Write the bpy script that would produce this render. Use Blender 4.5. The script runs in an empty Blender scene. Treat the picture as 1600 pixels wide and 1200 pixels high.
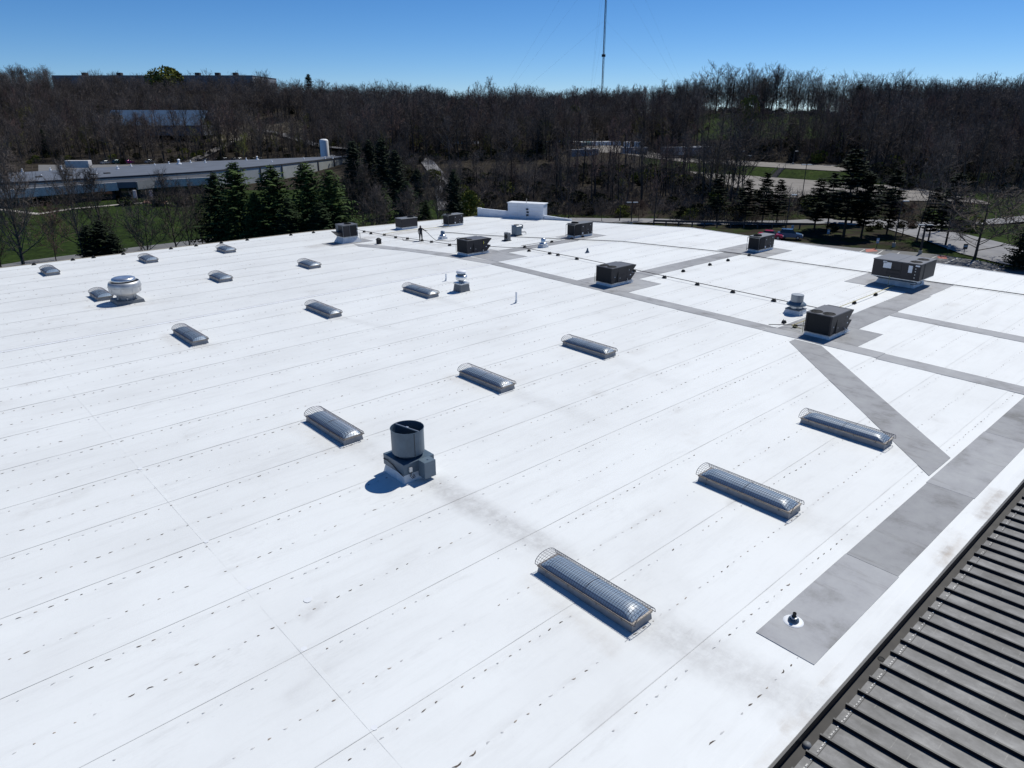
import bpy, math, random
import numpy as np
from mathutils import Vector, Matrix
random.seed(7); rng = np.random.default_rng(7)
R = math.radians
sc = bpy.context.scene
col = sc.collection

# ------------------------------------------------------------------ camera, sky, sun, exposure
CAM = (0.0, -52.433, 14.0)
YAW = R(42.275); PITCH = R(21.051); FPX = 1112.0
cam_d = bpy.data.cameras.new('camera'); cam = bpy.data.objects.new('camera', cam_d); col.objects.link(cam)
cam_d.sensor_width = 36.0; cam_d.lens = 36.0 * FPX / 1600.0; cam_d.clip_start = 0.5; cam_d.clip_end = 20000
cam.location = CAM; cam.rotation_euler = (math.pi / 2 - PITCH, 0, -YAW)
sc.camera = cam
SUN = Vector((0.72, 0.10, 1.0)).normalized()
EL = math.asin(SUN.z); AZ = math.atan2(SUN.x, SUN.y)
w = bpy.data.worlds.new('World'); sc.world = w; w.use_nodes = True
nt = w.node_tree; bg = nt.nodes['Background']
sky = nt.nodes.new('ShaderNodeTexSky'); sky.sky_type = 'NISHITA'; sky.sun_disc = False
sky.sun_elevation = EL; sky.sun_rotation = AZ
sky.altitude = 300; sky.air_density = 0.62; sky.dust_density = 0.08; sky.ozone_density = 8.0
hs = nt.nodes.new('ShaderNodeHueSaturation'); hs.inputs['Saturation'].default_value = 1.16
nt.links.new(sky.outputs[0], hs.inputs['Color']); nt.links.new(hs.outputs[0], bg.inputs[0]); bg.inputs[1].default_value = 0.098
sd = bpy.data.lights.new('sun', 'SUN'); sd.energy = 3.95; sd.angle = R(0.5); sd.color = (1.0, 0.985, 0.925)
so = bpy.data.objects.new('sun', sd); col.objects.link(so)
so.rotation_euler = SUN.to_track_quat('Z', 'Y').to_euler()
sc.view_settings.view_transform = 'Standard'; sc.view_settings.look = 'None'
sc.view_settings.exposure = 0.0; sc.view_settings.gamma = 1.0; sc.view_settings.use_curve_mapping = False
try:
    sc.cycles.max_bounces = 6; sc.cycles.diffuse_bounces = 3; sc.cycles.glossy_bounces = 3
    sc.cycles.transparent_max_bounces = 6; sc.cycles.use_denoising = True
except Exception: pass

# ------------------------------------------------------------------ helpers: frames
SY, CY = math.sin(YAW), math.cos(YAW); SP, CP = math.sin(PITCH), math.cos(PITCH)
def pq_uv(p, q): return (p * SY + q * CY, CAM[1] + p * CY - q * SY)
def uv_pq(u, v): return (u * SY + (v - CAM[1]) * CY, u * CY - (v - CAM[1]) * SY)
def zr(v): return -0.008 * abs(v)                                  # roof plane either side of the ridge
def smooth(a, b, x):
    t = min(1, max(0, (x - a) / (b - a))); return t * t * (3 - 2 * t)
PL = [(-300,-8),(318,-8),(350,-5),(430,4.5),(520,17),(600,27),(690,29),(900,12),(1400,-12),(9000,-14)]
PC = [(-300,-8),(168,-8),(262,-2.8),(300,-1),(360,3),(480,8.3),(560,8.3),(800,-2),(1400,-12),(9000,-14)]
PR = [(-300,-8),(154,-8),(166,-5.6),(240,-5.6),(250,-3.4),(286,-3.3),(303,-0.5),(340,4.5),(400,11.5),(490,12.5),(800,0),(1400,-12),(9000,-14)]
def bank(q): return 245 - 1.1 * max(-32, min(30, q - 72))              # where the grass bank between the terraces stands
def PRq(q):
    b = bank(q)
    return [(-300,-8),(154,-8),(166,-5.6),(b-5,-5.6),(b+5,-3.4),(b+40,-3.3),(b+57,-0.5),(max(340,b+95),4.5),(400,10.5),(490,11.5),(800,0),(1400,-12),(9000,-14)]
def prof(P, p):
    for (a, za), (b, zb) in zip(P, P[1:]):
        if p <= b: 
            s = max(0, (p - a) / (b - a)); return za + (zb - za) * s
    return P[-1][1]
def terr(p, q):
    t = q / max(p, 60.0)
    wl = 1 - smooth(-0.34, -0.08, t); wr = smooth(0.13, 0.25, t)
    zl, zc, z2 = prof(PL, p), prof(PC, p), prof(PRq(q), p)
    z = zl * wl + z2 * wr + zc * (1 - wl - wr)
    if p > 270: z += smooth(270, 400, p) * (1.6 * math.sin(q * 0.031 + 1.3) * math.cos(p * 0.021) + 1.2 * math.sin(q * 0.011))
    return z
def at_z(px, row, z):                                              # a photo sight line met with a level
    X = (px - 800) / FPX; Z = -(row - 600) / FPX
    dp = CP + Z * SP; dz = -SP + Z * CP
    s = (z - CAM[2]) / dz
    return (*pq_uv(dp * s, X * s), z)
def at_p(px, p):                                                   # column met with the terrain at forward depth p
    z = -8.0
    for _ in range(6):
        D = p * CP - (z - CAM[2]) * SP
        q = (px - 800) * D / FPX; z = terr(p, q)
    return (*pq_uv(p, q), z)
def row_of(p, z):
    dz = z - CAM[2]; return 600 - FPX * (p * SP + dz * CP) / (p * CP - dz * SP)
def z_of(p, row):
    Z = -(row - 600) / FPX
    # dz/p = (-SP + Z CP)/(CP + Z SP)
    return CAM[2] + p * (-SP + Z * CP) / (CP + Z * SP)

# ------------------------------------------------------------------ helpers: materials
MATS = {}
def mat(name, c, rough=0.7, metal=0.0, var=0.12, scale=3.0, spec=0.5, c2=None, detail=4, coord='Object', bump=0.0, stretch=None):
    if name in MATS: return MATS[name]
    m = bpy.data.materials.new(name); m.use_nodes = True
    n = m.node_tree.nodes; l = m.node_tree.links; b = n['Principled BSDF']
    b.inputs['Roughness'].default_value = rough; b.inputs['Metallic'].default_value = metal
    b.inputs['Specular IOR Level'].default_value = spec
    tc = n.new('ShaderNodeTexCoord'); nz = n.new('ShaderNodeTexNoise')
    nz.inputs['Scale'].default_value = scale; nz.inputs['Detail'].default_value = detail
    src = tc.outputs[coord]
    if stretch:
        mp = n.new('ShaderNodeMapping'); mp.inputs['Scale'].default_value = stretch
        l.new(src, mp.inputs[0]); src = mp.outputs[0]
    l.new(src, nz.inputs['Vector'])
    rp = n.new('ShaderNodeValToRGB'); rp.color_ramp.elements[0].position = 0.3; rp.color_ramp.elements[1].position = 0.7
    a = tuple(x * (1 - var) for x in c) if c2 is None else c2
    d = tuple(min(1, x * (1 + var)) for x in c) if c2 is None else c
    rp.color_ramp.elements[0].color = (*a, 1); rp.color_ramp.elements[1].color = (*d, 1)
    l.new(nz.outputs['Fac'], rp.inputs[0]); l.new(rp.outputs[0], b.inputs['Base Color'])
    if bump:
        bp = n.new('ShaderNodeBump'); bp.inputs['Strength'].default_value = bump; bp.inputs['Distance'].default_value = 0.02
        l.new(nz.outputs['Fac'], bp.inputs['Height']); l.new(bp.outputs[0], b.inputs['Normal'])
    MATS[name] = m
    return m

# ------------------------------------------------------------------ helpers: mesh building
class MB:
    def __init__(s): s.v = []; s.f = []; s.m = []
    def add(s, vs, fs, mi=0):
        o = len(s.v); s.v += [tuple(x) for x in vs]; s.f += [tuple(i + o for i in f) for f in fs]; s.m += [mi] * len(fs); return s
    def box(s, x0, y0, z0, x1, y1, z1, mi=0):
        return s.add([(x0,y0,z0),(x1,y0,z0),(x1,y1,z0),(x0,y1,z0),(x0,y0,z1),(x1,y0,z1),(x1,y1,z1),(x0,y1,z1)],
                     [(0,3,2,1),(4,5,6,7),(0,1,5,4),(1,2,6,5),(2,3,7,6),(3,0,4,7)], mi)
    def bbox(s, x0, y0, z0, x1, y1, z1, b=0.02, mi=0):             # box with chamfered vertical edges and top
        c = [(x0+b,y0),(x1-b,y0),(x1,y0+b),(x1,y1-b),(x1-b,y1),(x0+b,y1),(x0,y1-b),(x0,y0+b)]
        ci = [(x0+b,y0+b),(x1-b,y0+b),(x1-b,y0+b),(x1-b,y1-b),(x1-b,y1-b),(x0+b,y1-b),(x0+b,y1-b),(x0+b,y0+b)]
        vs = [(*q, z0) for q in c] + [(*q, z1-b) for q in c] + [(*q, z1) for q in ci]
        fs = [tuple(range(7,-1,-1)), tuple(range(16,24))]
        for k in range(8):
            j = (k+1) % 8; fs += [(k,j,8+j,8+k), (8+k,8+j,16+j,16+k)]
        return s.add(vs, fs, mi)
    def frus(s, a, z0, b, z1, mi=0):                               # a, b = (x0,y0,x1,y1)
        vs = [(a[0],a[1],z0),(a[2],a[1],z0),(a[2],a[3],z0),(a[0],a[3],z0),(b[0],b[1],z1),(b[2],b[1],z1),(b[2],b[3],z1),(b[0],b[3],z1)]
        return s.add(vs, [(0,3,2,1),(4,5,6,7),(0,1,5,4),(1,2,6,5),(2,3,7,6),(3,0,4,7)], mi)
    def prism(s, poly, axis, t0, t1, mi=0):                        # poly in the two other axes, extruded along axis
        n = len(poly)
        def P(a, b, t): return {'x': (t,a,b), 'y': (a,t,b), 'z': (a,b,t)}[axis]
        vs = [P(a,b,t0) for a,b in poly] + [P(a,b,t1) for a,b in poly]
        fs = [tuple(range(n-1,-1,-1)), tuple(range(n, 2*n))] + [(i,(i+1)%n,n+(i+1)%n,n+i) for i in range(n)]
        return s.add(vs, fs, mi)
    def lathe(s, prof, n=24, c=(0,0), mi=0, cap0=False, cap1=False):
        vs = []; fs = []
        for r, z in prof:
            for k in range(n):
                a = 2*math.pi*k/n; vs.append((c[0]+r*math.cos(a), c[1]+r*math.sin(a), z))
        for i in range(len(prof)-1):
            for k in range(n):
                j = (k+1) % n; fs.append((i*n+k, i*n+j, (i+1)*n+j, (i+1)*n+k))
        if cap0: fs.append(tuple(range(n-1,-1,-1)))
        if cap1: fs.append(tuple((len(prof)-1)*n+k for k in range(n)))
        return s.add(vs, fs, mi)
    def tube(s, pts, r, n=6, r1=None, mi=0, caps=True):
        pts = [Vector(p) for p in pts]; vs = []; fs = []; m = len(pts)
        for i, p in enumerate(pts):
            d = (pts[min(i+1,m-1)] - pts[max(i-1,0)]).normalized()
            a = d.cross(Vector((0,0,1)));
            if a.length < 1e-3: a = d.cross(Vector((1,0,0)))
            a.normalize(); b = d.cross(a)
            rr = r if r1 is None else r + (r1-r)*i/max(1,m-1)
            for k in range(n):
                t = 2*math.pi*k/n; vs.append(p + a*math.cos(t)*rr + b*math.sin(t)*rr)
        for i in range(m-1):
            for k in range(n):
                j = (k+1) % n; fs.append((i*n+k, (i+1)*n+k, (i+1)*n+j, i*n+j))
        if caps: fs += [tuple(range(n)), tuple((m-1)*n+k for k in range(n-1,-1,-1))]
        return s.add(vs, fs, mi)
    def mesh(s, name, mats, smooth=False):
        me = bpy.data.meshes.new(name); me.from_pydata(s.v, [], s.f)
        for m in (mats if isinstance(mats, (list, tuple)) else [mats]): me.materials.append(m)
        if any(s.m): me.polygons.foreach_set('material_index', s.m)
        if smooth: me.polygons.foreach_set('use_smooth', [True]*len(s.f))
        me.update(); return me
    def build(s, name, mats, parent=None, smooth=False, kind=None, loc=None, label=None):
        return link(name, s.mesh(name, mats, smooth), parent, kind, loc, label)
def link(name, me, parent=None, kind=None, loc=None, label=None):
    o = bpy.data.objects.new(name, me); col.objects.link(o)
    if parent: o.parent = parent
    if kind: o['kind'] = kind
    if loc is not None: o.location = loc
    if label: o['label'] = label
    return o
def tag(o, label, cat, group=None):
    o['label'] = label; o['category'] = cat
    if group: o['group'] = group
    return o
def thing(name, label, cat, loc=(0,0,0), rz=0.0, group=None):
    o = bpy.data.objects.new(name, None); col.objects.link(o); o.location = loc; o.rotation_euler = (0,0,rz)
    o.empty_display_size = 0.3
    return tag(o, label, cat, group)
def copy_tree(o, parent=None):
    c = o.copy(); col.objects.link(c)
    if parent: c.parent = parent
    for ch in list(o.children): copy_tree(ch, c)
    return c
def dup(root, loc, rz, label, group=None, scale=None):
    c = copy_tree(root); c.location = loc; c.rotation_euler = (0,0,rz); c['label'] = label
    if group: c['group'] = group
    if scale: c.scale = scale if isinstance(scale, tuple) else (scale,)*3
    return c
def rgb(h): return tuple(((int(h[i:i+2],16)/255+0.055)/1.055)**2.4 if int(h[i:i+2],16) > 10 else int(h[i:i+2],16)/255/12.92 for i in (0,2,4))

# ------------------------------------------------------------------ materials
def roof_material(name='membrane_white', base=(0.79,0.80,0.79), dirty=(0.42,0.41,0.40)):
    m = bpy.data.materials.new(name); m.use_nodes = True
    n = m.node_tree.nodes; l = m.node_tree.links; b = n['Principled BSDF']
    b.inputs['Roughness'].default_value = 0.62; b.inputs['Specular IOR Level'].default_value = 0.35
    tc = n.new('ShaderNodeTexCoord')
    def noise(scale, detail, stretch=None, rough=0.6):
        z = n.new('ShaderNodeTexNoise'); z.inputs['Scale'].default_value = scale; z.inputs['Detail'].default_value = detail
        z.inputs['Roughness'].default_value = rough
        mp = n.new('ShaderNodeMapping'); mp.inputs['Scale'].default_value = stretch or (1,1,1)
        l.new(tc.outputs['Object'], mp.inputs[0]); l.new(mp.outputs[0], z.inputs['Vector']); return z.outputs['Fac']
    def mth(op, a, c):
        q = n.new('ShaderNodeMath'); q.operation = op; q.use_clamp = False
        for i, x in enumerate((a, c)):
            if x is None: continue
            if isinstance(x, (int, float)): q.inputs[i].default_value = x
            else: l.new(x, q.inputs[i])
        return q.outputs[0]
    def ramp(x, lo, hi):
        q = n.new('ShaderNodeMapRange'); q.inputs['From Min'].default_value = lo; q.inputs['From Max'].default_value = hi
        l.new(x, q.inputs['Value']); return q.outputs[0]
    at = n.new('ShaderNodeAttribute'); at.attribute_name = 'stain_shade'
    sep = n.new('ShaderNodeSeparateColor'); l.new(at.outputs['Color'], sep.inputs[0])
    big = ramp(noise(0.13, 5, (1, 1.6, 1)), 0.42, 0.75)
    streak = ramp(noise(0.9, 6, (0.35, 2.6, 1), 0.7), 0.50, 0.80)
    speck = ramp(noise(7.0, 3, None, 0.65), 0.62, 0.80)
    fine = noise(2.4, 7, None, 0.72)
    # soft overall soiling, streaks along the sheets, specks
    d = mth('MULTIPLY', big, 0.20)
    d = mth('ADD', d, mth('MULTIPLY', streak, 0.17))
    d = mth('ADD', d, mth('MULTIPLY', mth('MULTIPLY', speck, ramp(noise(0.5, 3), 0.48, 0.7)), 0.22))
    # stains with a shape of their own (run-off below units, ponding) and the far slope's painted shade, broken up by noise
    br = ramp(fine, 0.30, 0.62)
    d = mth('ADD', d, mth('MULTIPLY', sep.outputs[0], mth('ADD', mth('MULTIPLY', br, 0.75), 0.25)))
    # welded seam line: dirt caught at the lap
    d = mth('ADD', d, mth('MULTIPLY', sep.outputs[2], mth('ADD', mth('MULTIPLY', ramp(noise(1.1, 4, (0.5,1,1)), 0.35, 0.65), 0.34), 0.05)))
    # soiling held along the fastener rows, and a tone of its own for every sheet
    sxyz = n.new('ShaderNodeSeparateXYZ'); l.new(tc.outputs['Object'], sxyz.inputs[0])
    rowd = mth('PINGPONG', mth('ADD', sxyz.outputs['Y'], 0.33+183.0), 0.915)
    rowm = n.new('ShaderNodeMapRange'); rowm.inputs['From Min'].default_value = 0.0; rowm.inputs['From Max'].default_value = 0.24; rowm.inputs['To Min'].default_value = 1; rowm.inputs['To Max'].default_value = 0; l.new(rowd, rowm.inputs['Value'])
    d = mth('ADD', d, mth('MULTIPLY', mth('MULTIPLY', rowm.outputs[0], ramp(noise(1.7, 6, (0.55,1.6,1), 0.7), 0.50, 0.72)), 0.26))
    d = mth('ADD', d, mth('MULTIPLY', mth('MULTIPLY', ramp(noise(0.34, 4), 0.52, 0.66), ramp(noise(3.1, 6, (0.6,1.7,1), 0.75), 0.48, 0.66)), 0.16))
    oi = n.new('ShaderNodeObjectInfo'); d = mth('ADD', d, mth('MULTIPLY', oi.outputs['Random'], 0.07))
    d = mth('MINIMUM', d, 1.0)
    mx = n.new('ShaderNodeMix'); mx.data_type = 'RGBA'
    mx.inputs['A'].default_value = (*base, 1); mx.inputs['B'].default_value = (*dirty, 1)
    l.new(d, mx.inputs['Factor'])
    rust = n.new('ShaderNodeMix'); rust.data_type = 'RGBA'; rust.inputs['B'].default_value = (0.42,0.31,0.20,1)
    l.new(mx.outputs['Result'], rust.inputs['A']); l.new(mth('MULTIPLY', sep.outputs[1], mth('MULTIPLY', br, 0.6)), rust.inputs['Factor'])
    l.new(rust.outputs['Result'], b.inputs['Base Color'])
    bp = n.new('ShaderNodeBump'); bp.inputs['Strength'].default_value = 0.25; bp.inputs['Distance'].default_value = 0.03
    l.new(mth('ADD', noise(1.3, 5, (0.6, 1.5, 1)), mth('MULTIPLY', fine, 0.25)), bp.inputs['Height']); l.new(bp.outputs[0], b.inputs['Normal'])
    return m
M_ROOF = roof_material()
def pad_material():
    m = bpy.data.materials.new('walkway_grey'); m.use_nodes = True
    n = m.node_tree.nodes; l = m.node_tree.links; b = n['Principled BSDF']
    b.inputs['Roughness'].default_value = 0.7; b.inputs['Specular IOR Level'].default_value = 0.3
    tc = n.new('ShaderNodeTexCoord')
    def nz(sc_, st, det=6):
        mp = n.new('ShaderNodeMapping'); mp.inputs['Scale'].default_value = st
        z = n.new('ShaderNodeTexNoise'); z.inputs['Scale'].default_value = sc_; z.inputs['Detail'].default_value = det; z.inputs['Roughness'].default_value = 0.68
        l.new(tc.outputs['Object'], mp.inputs[0]); l.new(mp.outputs[0], z.inputs['Vector']); return z.outputs['Fac']
    r1 = n.new('ShaderNodeValToRGB'); e = r1.color_ramp.elements
    e[0].position = 0.28; e[0].color = (0.185,0.183,0.178,1); e[1].position = 0.72; e[1].color = (0.40,0.405,0.405,1)
    x = e.new(0.47); x.color = (0.325,0.325,0.335,1)
    l.new(nz(0.55, (1,1,1), 8), r1.inputs[0])
    r2 = n.new('ShaderNodeValToRGB'); e = r2.color_ramp.elements
    e[0].position = 0.56; e[0].color = (0,0,0,1); e[1].position = 0.72; e[1].color = (1,1,1,1)
    l.new(nz(0.8, (2.6,0.45,1), 7), r2.inputs[0])
    mx = n.new('ShaderNodeMix'); mx.data_type = 'RGBA'; mx.blend_type = 'MULTIPLY'; oi = n.new('ShaderNodeObjectInfo')
    mt = n.new('ShaderNodeMath'); mt.operation = 'MULTIPLY'; mt.inputs[1].default_value = 0.55
    l.new(r2.outputs[0], mt.inputs[0]); l.new(mt.outputs[0], mx.inputs['Factor'])
    l.new(r1.outputs[0], mx.inputs['A']); mx.inputs['B'].default_value = (0.55,0.52,0.50,1)
    hv = n.new('ShaderNodeHueSaturation'); mr = n.new('ShaderNodeMapRange'); mr.inputs['To Min'].default_value = 0.86; mr.inputs['To Max'].default_value = 1.12
    l.new(oi.outputs['Random'], mr.inputs['Value']); l.new(mr.outputs[0], hv.inputs['Value']); l.new(mx.outputs['Result'], hv.inputs['Color'])
    l.new(hv.outputs[0], b.inputs['Base Color'])
    return m
M_PAD = pad_material()
M_COPING = mat('coping_tan', (0.46,0.40,0.30), 0.6, var=0.2, scale=2)
M_WALL = mat('wall_beige', (0.36,0.33,0.29), 0.85, var=0.15, scale=1.2)
M_WHITE = mat('painted_white', (0.82,0.83,0.85), 0.55, var=0.06, scale=1.5)
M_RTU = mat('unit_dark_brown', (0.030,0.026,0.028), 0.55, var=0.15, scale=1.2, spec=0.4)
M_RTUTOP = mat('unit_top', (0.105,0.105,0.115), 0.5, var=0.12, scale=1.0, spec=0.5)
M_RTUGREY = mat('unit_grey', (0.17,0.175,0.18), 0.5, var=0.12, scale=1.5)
M_BLACK = mat('black_mesh', (0.012,0.012,0.013), 0.8, var=0.3, scale=20)
M_BLACK2 = mat('black_rubber', (0.02,0.02,0.02), 0.85, var=0.3, scale=8)
M_GALV = mat('galvanised', (0.52,0.54,0.56), 0.38, 0.75, var=0.18, scale=4)
M_ALU = mat('spun_aluminium', (0.70,0.71,0.72), 0.30, 0.85, var=0.10, scale=3)
M_BLUEGREY = mat('fan_grey_paint', (0.085,0.125,0.165), 0.45, 0.1, var=0.14, scale=2.5)
M_BLUEGREY2 = mat('motor_cover_grey', (0.12,0.165,0.205), 0.42, 0.1, var=0.10, scale=2.5)
M_CURB = mat('curb_membrane', (0.66,0.68,0.70), 0.6, var=0.15, scale=2.5)
M_DOME = mat('dome_acrylic', (0.25,0.33,0.43), 0.38, var=0.05, scale=2, spec=0.8)
M_WIRE = mat('cage_wire', (0.06,0.06,0.085), 0.45, 0.4, var=0.2, scale=9)
M_FRAME = mat('skylight_frame', (0.30,0.27,0.24), 0.42, 0.6, var=0.2, scale=4)
M_PIPE = mat('gas_pipe_dark', (0.10,0.085,0.075), 0.6, 0.3, var=0.3, scale=6)
M_PIPEY = mat('gas_pipe_yellow', (0.55,0.47,0.22), 0.55, 0.0, var=0.2, scale=4)
M_LABEL = mat('label_white', (0.75,0.76,0.78), 0.5, var=0.08, scale=15)
M_YELLOW = mat('label_yellow', (0.75,0.62,0.06), 0.5, var=0.1, scale=15)
M_METALROOF = None
M_BARK = mat('bark_dark', (0.062,0.053,0.047), 0.95, var=0.45, scale=2.5, spec=0.1)
M_BARK2 = mat('bark_grey', (0.135,0.122,0.112), 0.95, var=0.4, scale=2.5, spec=0.1)
M_TWIG = mat('twig_brown', (0.130,0.108,0.094), 0.95, var=0.4, scale=1.2, spec=0.1)
M_TWIGR = mat('twig_reddish', (0.15,0.10,0.085), 0.95, var=0.35, scale=1.2, spec=0.1)
M_TWIGG = mat('twig_budding', (0.17,0.165,0.05), 0.9, var=0.4, scale=1.2, spec=0.1)
def vary(m, lo, hi):                                               # every tree a tone of its own
    n = m.node_tree.nodes; l = m.node_tree.links; b = n['Principled BSDF']; src = b.inputs['Base Color'].links[0].from_socket
    oi = n.new('ShaderNodeObjectInfo'); mr = n.new('ShaderNodeMapRange'); mr.inputs['To Min'].default_value = lo; mr.inputs['To Max'].default_value = hi
    hv = n.new('ShaderNodeHueSaturation'); l.new(oi.outputs['Random'], mr.inputs['Value']); l.new(mr.outputs[0], hv.inputs['Value']); l.new(src, hv.inputs['Color']); l.new(hv.outputs[0], b.inputs['Base Color'])
for m_ in (M_TWIG, M_TWIGR, M_TWIGG, M_BARK, M_BARK2): vary(m_, .55, 1.55)
M_SPRUCE = mat('needles_dark', (0.036,0.060,0.022), 0.9, c2=(0.014,0.024,0.012), scale=0.9, spec=0.12, detail=5)
M_SPRUCE2 = mat('needles_green', (0.075,0.115,0.032), 0.9, c2=(0.018,0.034,0.014), scale=0.9, spec=0.12, detail=5)
M_PINE = mat('needles_pine', (0.034,0.046,0.026), 0.9, c2=(0.014,0.020,0.013), scale=0.8, spec=0.12, detail=5)
M_BUSH = mat('shrub_leaves', (0.060,0.062,0.025), 0.95, c2=(0.022,0.022,0.013), scale=0.7, spec=0.1, detail=5)
M_BUSHY = mat('shrub_yellow_green', (0.20,0.21,0.045), 0.95, c2=(0.08,0.09,0.02), scale=0.7, spec=0.1)
M_ASPH = mat('asphalt_weathered', (0.155,0.152,0.150), 0.9, var=0.16, scale=0.35, detail=8, coord='Object')
M_ROADLT = mat('road_pale', (0.235,0.23,0.235), 0.9, var=0.14, scale=0.3, detail=8)
M_GRAVELLOT = mat('lot_tan', (0.215,0.195,0.175), 0.95, var=0.16, scale=0.22, detail=8)
M_CONC = mat('concrete_pale', (0.46,0.42,0.37), 0.9, var=0.12, scale=0.8)
M_FASCIA = mat('fascia_concrete', (0.52,0.50,0.49), 0.9, var=0.12, scale=1.2)
M_PANELW = mat('metal_wall_pale', (0.50,0.52,0.49), 0.6, var=0.08, scale=0.6)
M_DKROOF = mat('roof_slate_grey', (0.105,0.12,0.15), 0.85, var=0.16, scale=0.25, detail=8)
M_DKROOF2 = mat('roof_dark_band', (0.05,0.055,0.065), 0.85, var=0.2, scale=0.3)
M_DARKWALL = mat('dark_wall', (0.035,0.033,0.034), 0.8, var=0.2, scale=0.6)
M_GLASS = mat('dark_glass', (0.02,0.028,0.035), 0.08, var=0.1, scale=1, spec=0.8)
M_SHED = mat('shed_blue_grey', (0.10,0.16,0.24), 0.45, 0.2, var=0.08, scale=0.5)
M_TRAILER = mat('trailer_white', (0.86,0.87,0.88), 0.4, 0.0, var=0.1, scale=0.5)
M_TRAILERG = mat('trailer_grey', (0.20,0.215,0.25), 0.45, 0.1, var=0.12, scale=0.5)
M_TEAL = mat('door_teal', (0.10,0.24,0.27), 0.5, var=0.1, scale=1)
M_TARP = mat('tarp_blue', (0.05,0.24,0.52), 0.5, var=0.12, scale=1.2)
M_POLE = mat('pole_dark', (0.035,0.035,0.038), 0.6, 0.3, var=0.2, scale=3)
M_SIGN = mat('sign_blue', (0.16,0.30,0.45), 0.5, var=0.08, scale=5)
M_PAINTW = mat('marking_white', (0.70,0.69,0.66), 0.8, var=0.18, scale=2.5)
M_PAINTR = mat('marking_red', (0.60,0.16,0.11), 0.85, c2=(0.28,0.14,0.12), scale=1.4)
M_STEEL = mat('mast_steel', (0.035,0.038,0.05), 0.5, 0.5, var=0.2, scale=0.5)
M_WOOD = mat('guardrail_weathered', (0.075,0.07,0.075), 0.8, var=0.25, scale=1.5)
# ------------------------------------------------------------------ the warehouse the photo is taken over
V0, V1 = -47.35, 31.2
bld = thing('warehouse_building', 'large low warehouse with a white membrane roof filling the foreground', 'building', (0,0,0))
roof = bpy.data.objects.new('roof', None); col.objects.link(roof); roof.parent = bld
def umax(v): return 78.5 if v <= 0 else 78.5 - 12.1 * min(v, 27.8) / 27.8
def vback(u): return 31.2 if u < 42 else 31.2 - 3.3 * (u - 42) / 24.3
# stains with a shape of their own: (u0,v0,u1,v1,half width,strength,rust)
STAINS = [(14.9,-31.2,15.2,-38.0,0.66,0.60,0),(14.6,-42.6,15.2,-47.2,0.85,0.50,0),(14.3,-36.5,14.6,-38.4,0.7,0.2,0),
 (23.8,-42.4,23.6,-46.5,0.7,0.22,0),(32.4,-42.3,32.2,-44.6,0.7,0.2,.05),(14.3,-26.0,14.6,-29.0,0.8,0.30,.1),(24.0,-25.8,24.6,-32,0.55,0.26,0),
 (32.3,-25.8,31.6,-31.5,0.6,0.20,0),(24.2,-6.8,25.6,-12,0.4,0.30,0),(33,-7,33.3,-14,0.5,0.25,0),(14.4,-6.8,14.9,-7.6,0.6,0.35,.4),
 (13.4,-26,13.2,-22,0.5,0.18,.15),(13.5,-3,13.2,-7,0.35,0.25,.25),(13.0,-42.4,13.4,-38.3,0.25,0.15,.25),(22.9,-22,23.0,-25,0.4,0.2,.2),
 (25.2,-47.05,25.7,-47.0,0.20,0.95,.5),(24.6,-47.1,26.8,-46.95,0.3,0.35,.4),(28.9,-47.1,31.5,-47.0,0.28,0.65,.35),(16.2,-46.95,17.2,-46.9,0.15,0.35,.3),(14.0,-47.05,14.5,-47,0.1,0.4,.5),
 (12.4,7.2,16.8,6.0,0.5,0.28,.3),(11.6,8.4,13,7.6,0.4,0.2,.3),(48,22.6,61,22.4,1.1,0.30,.3),(40,19,45,17,0.9,0.25,.2),(37,21,45,22.4,1.0,0.45,.2),(47,26,60,24,0.9,0.22,.35),
 (46.9,26,47.2,11,0.45,0.35,.4),(48.5,12,53,9.5,0.8,0.22,.1),(20,13.5,23,12.3,0.5,0.1,.1),(16.5,-40.2,17.6,-39.8,0.3,0.15,0),(7.3,-35.2,8.0,-34.9,0.25,0.4,.1),
 (5.4,-37.9,6.6,-37.6,0.3,0.22,0),(22.5,-40.3,23.5,-40.0,0.2,0.45,0),(61,-38,66,-37.5,0.3,0.2,0),(56,-36,62,-35.8,0.35,0.16,0),(58.3,-37.5,58.5,-45,0.2,0.15,0)]
sr = random.Random(21)
for _ in range(110):                                               # scattered smudges and wear
    u, v = sr.uniform(-4,74), sr.uniform(-46.5,30); L = sr.uniform(.1,1.6); a = sr.gauss(0,.35)
    STAINS.append((u,v,u+L*math.cos(a),v+L*math.sin(a),sr.uniform(.22,.5),sr.uniform(.08,.30),sr.uniform(0,.22)))
def stain_field(U, V):
    S = np.zeros_like(U); G = np.zeros_like(U)
    for (a,b,c,d,wd,st,ru) in STAINS:
        dx, dy = c-a, d-b; L = dx*dx+dy*dy
        t = np.clip(((U-a)*dx+(V-b)*dy)/L, 0, 1)
        e = np.hypot(U-(a+t*dx), V-(b+t*dy))/wd
        f = np.clip(1.35-e, 0, 1)*(1-0.55*t if st < 0.45 else 1)
        S = np.maximum(S, f*st); G = np.maximum(G, f*ru)
    return S, G
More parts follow.
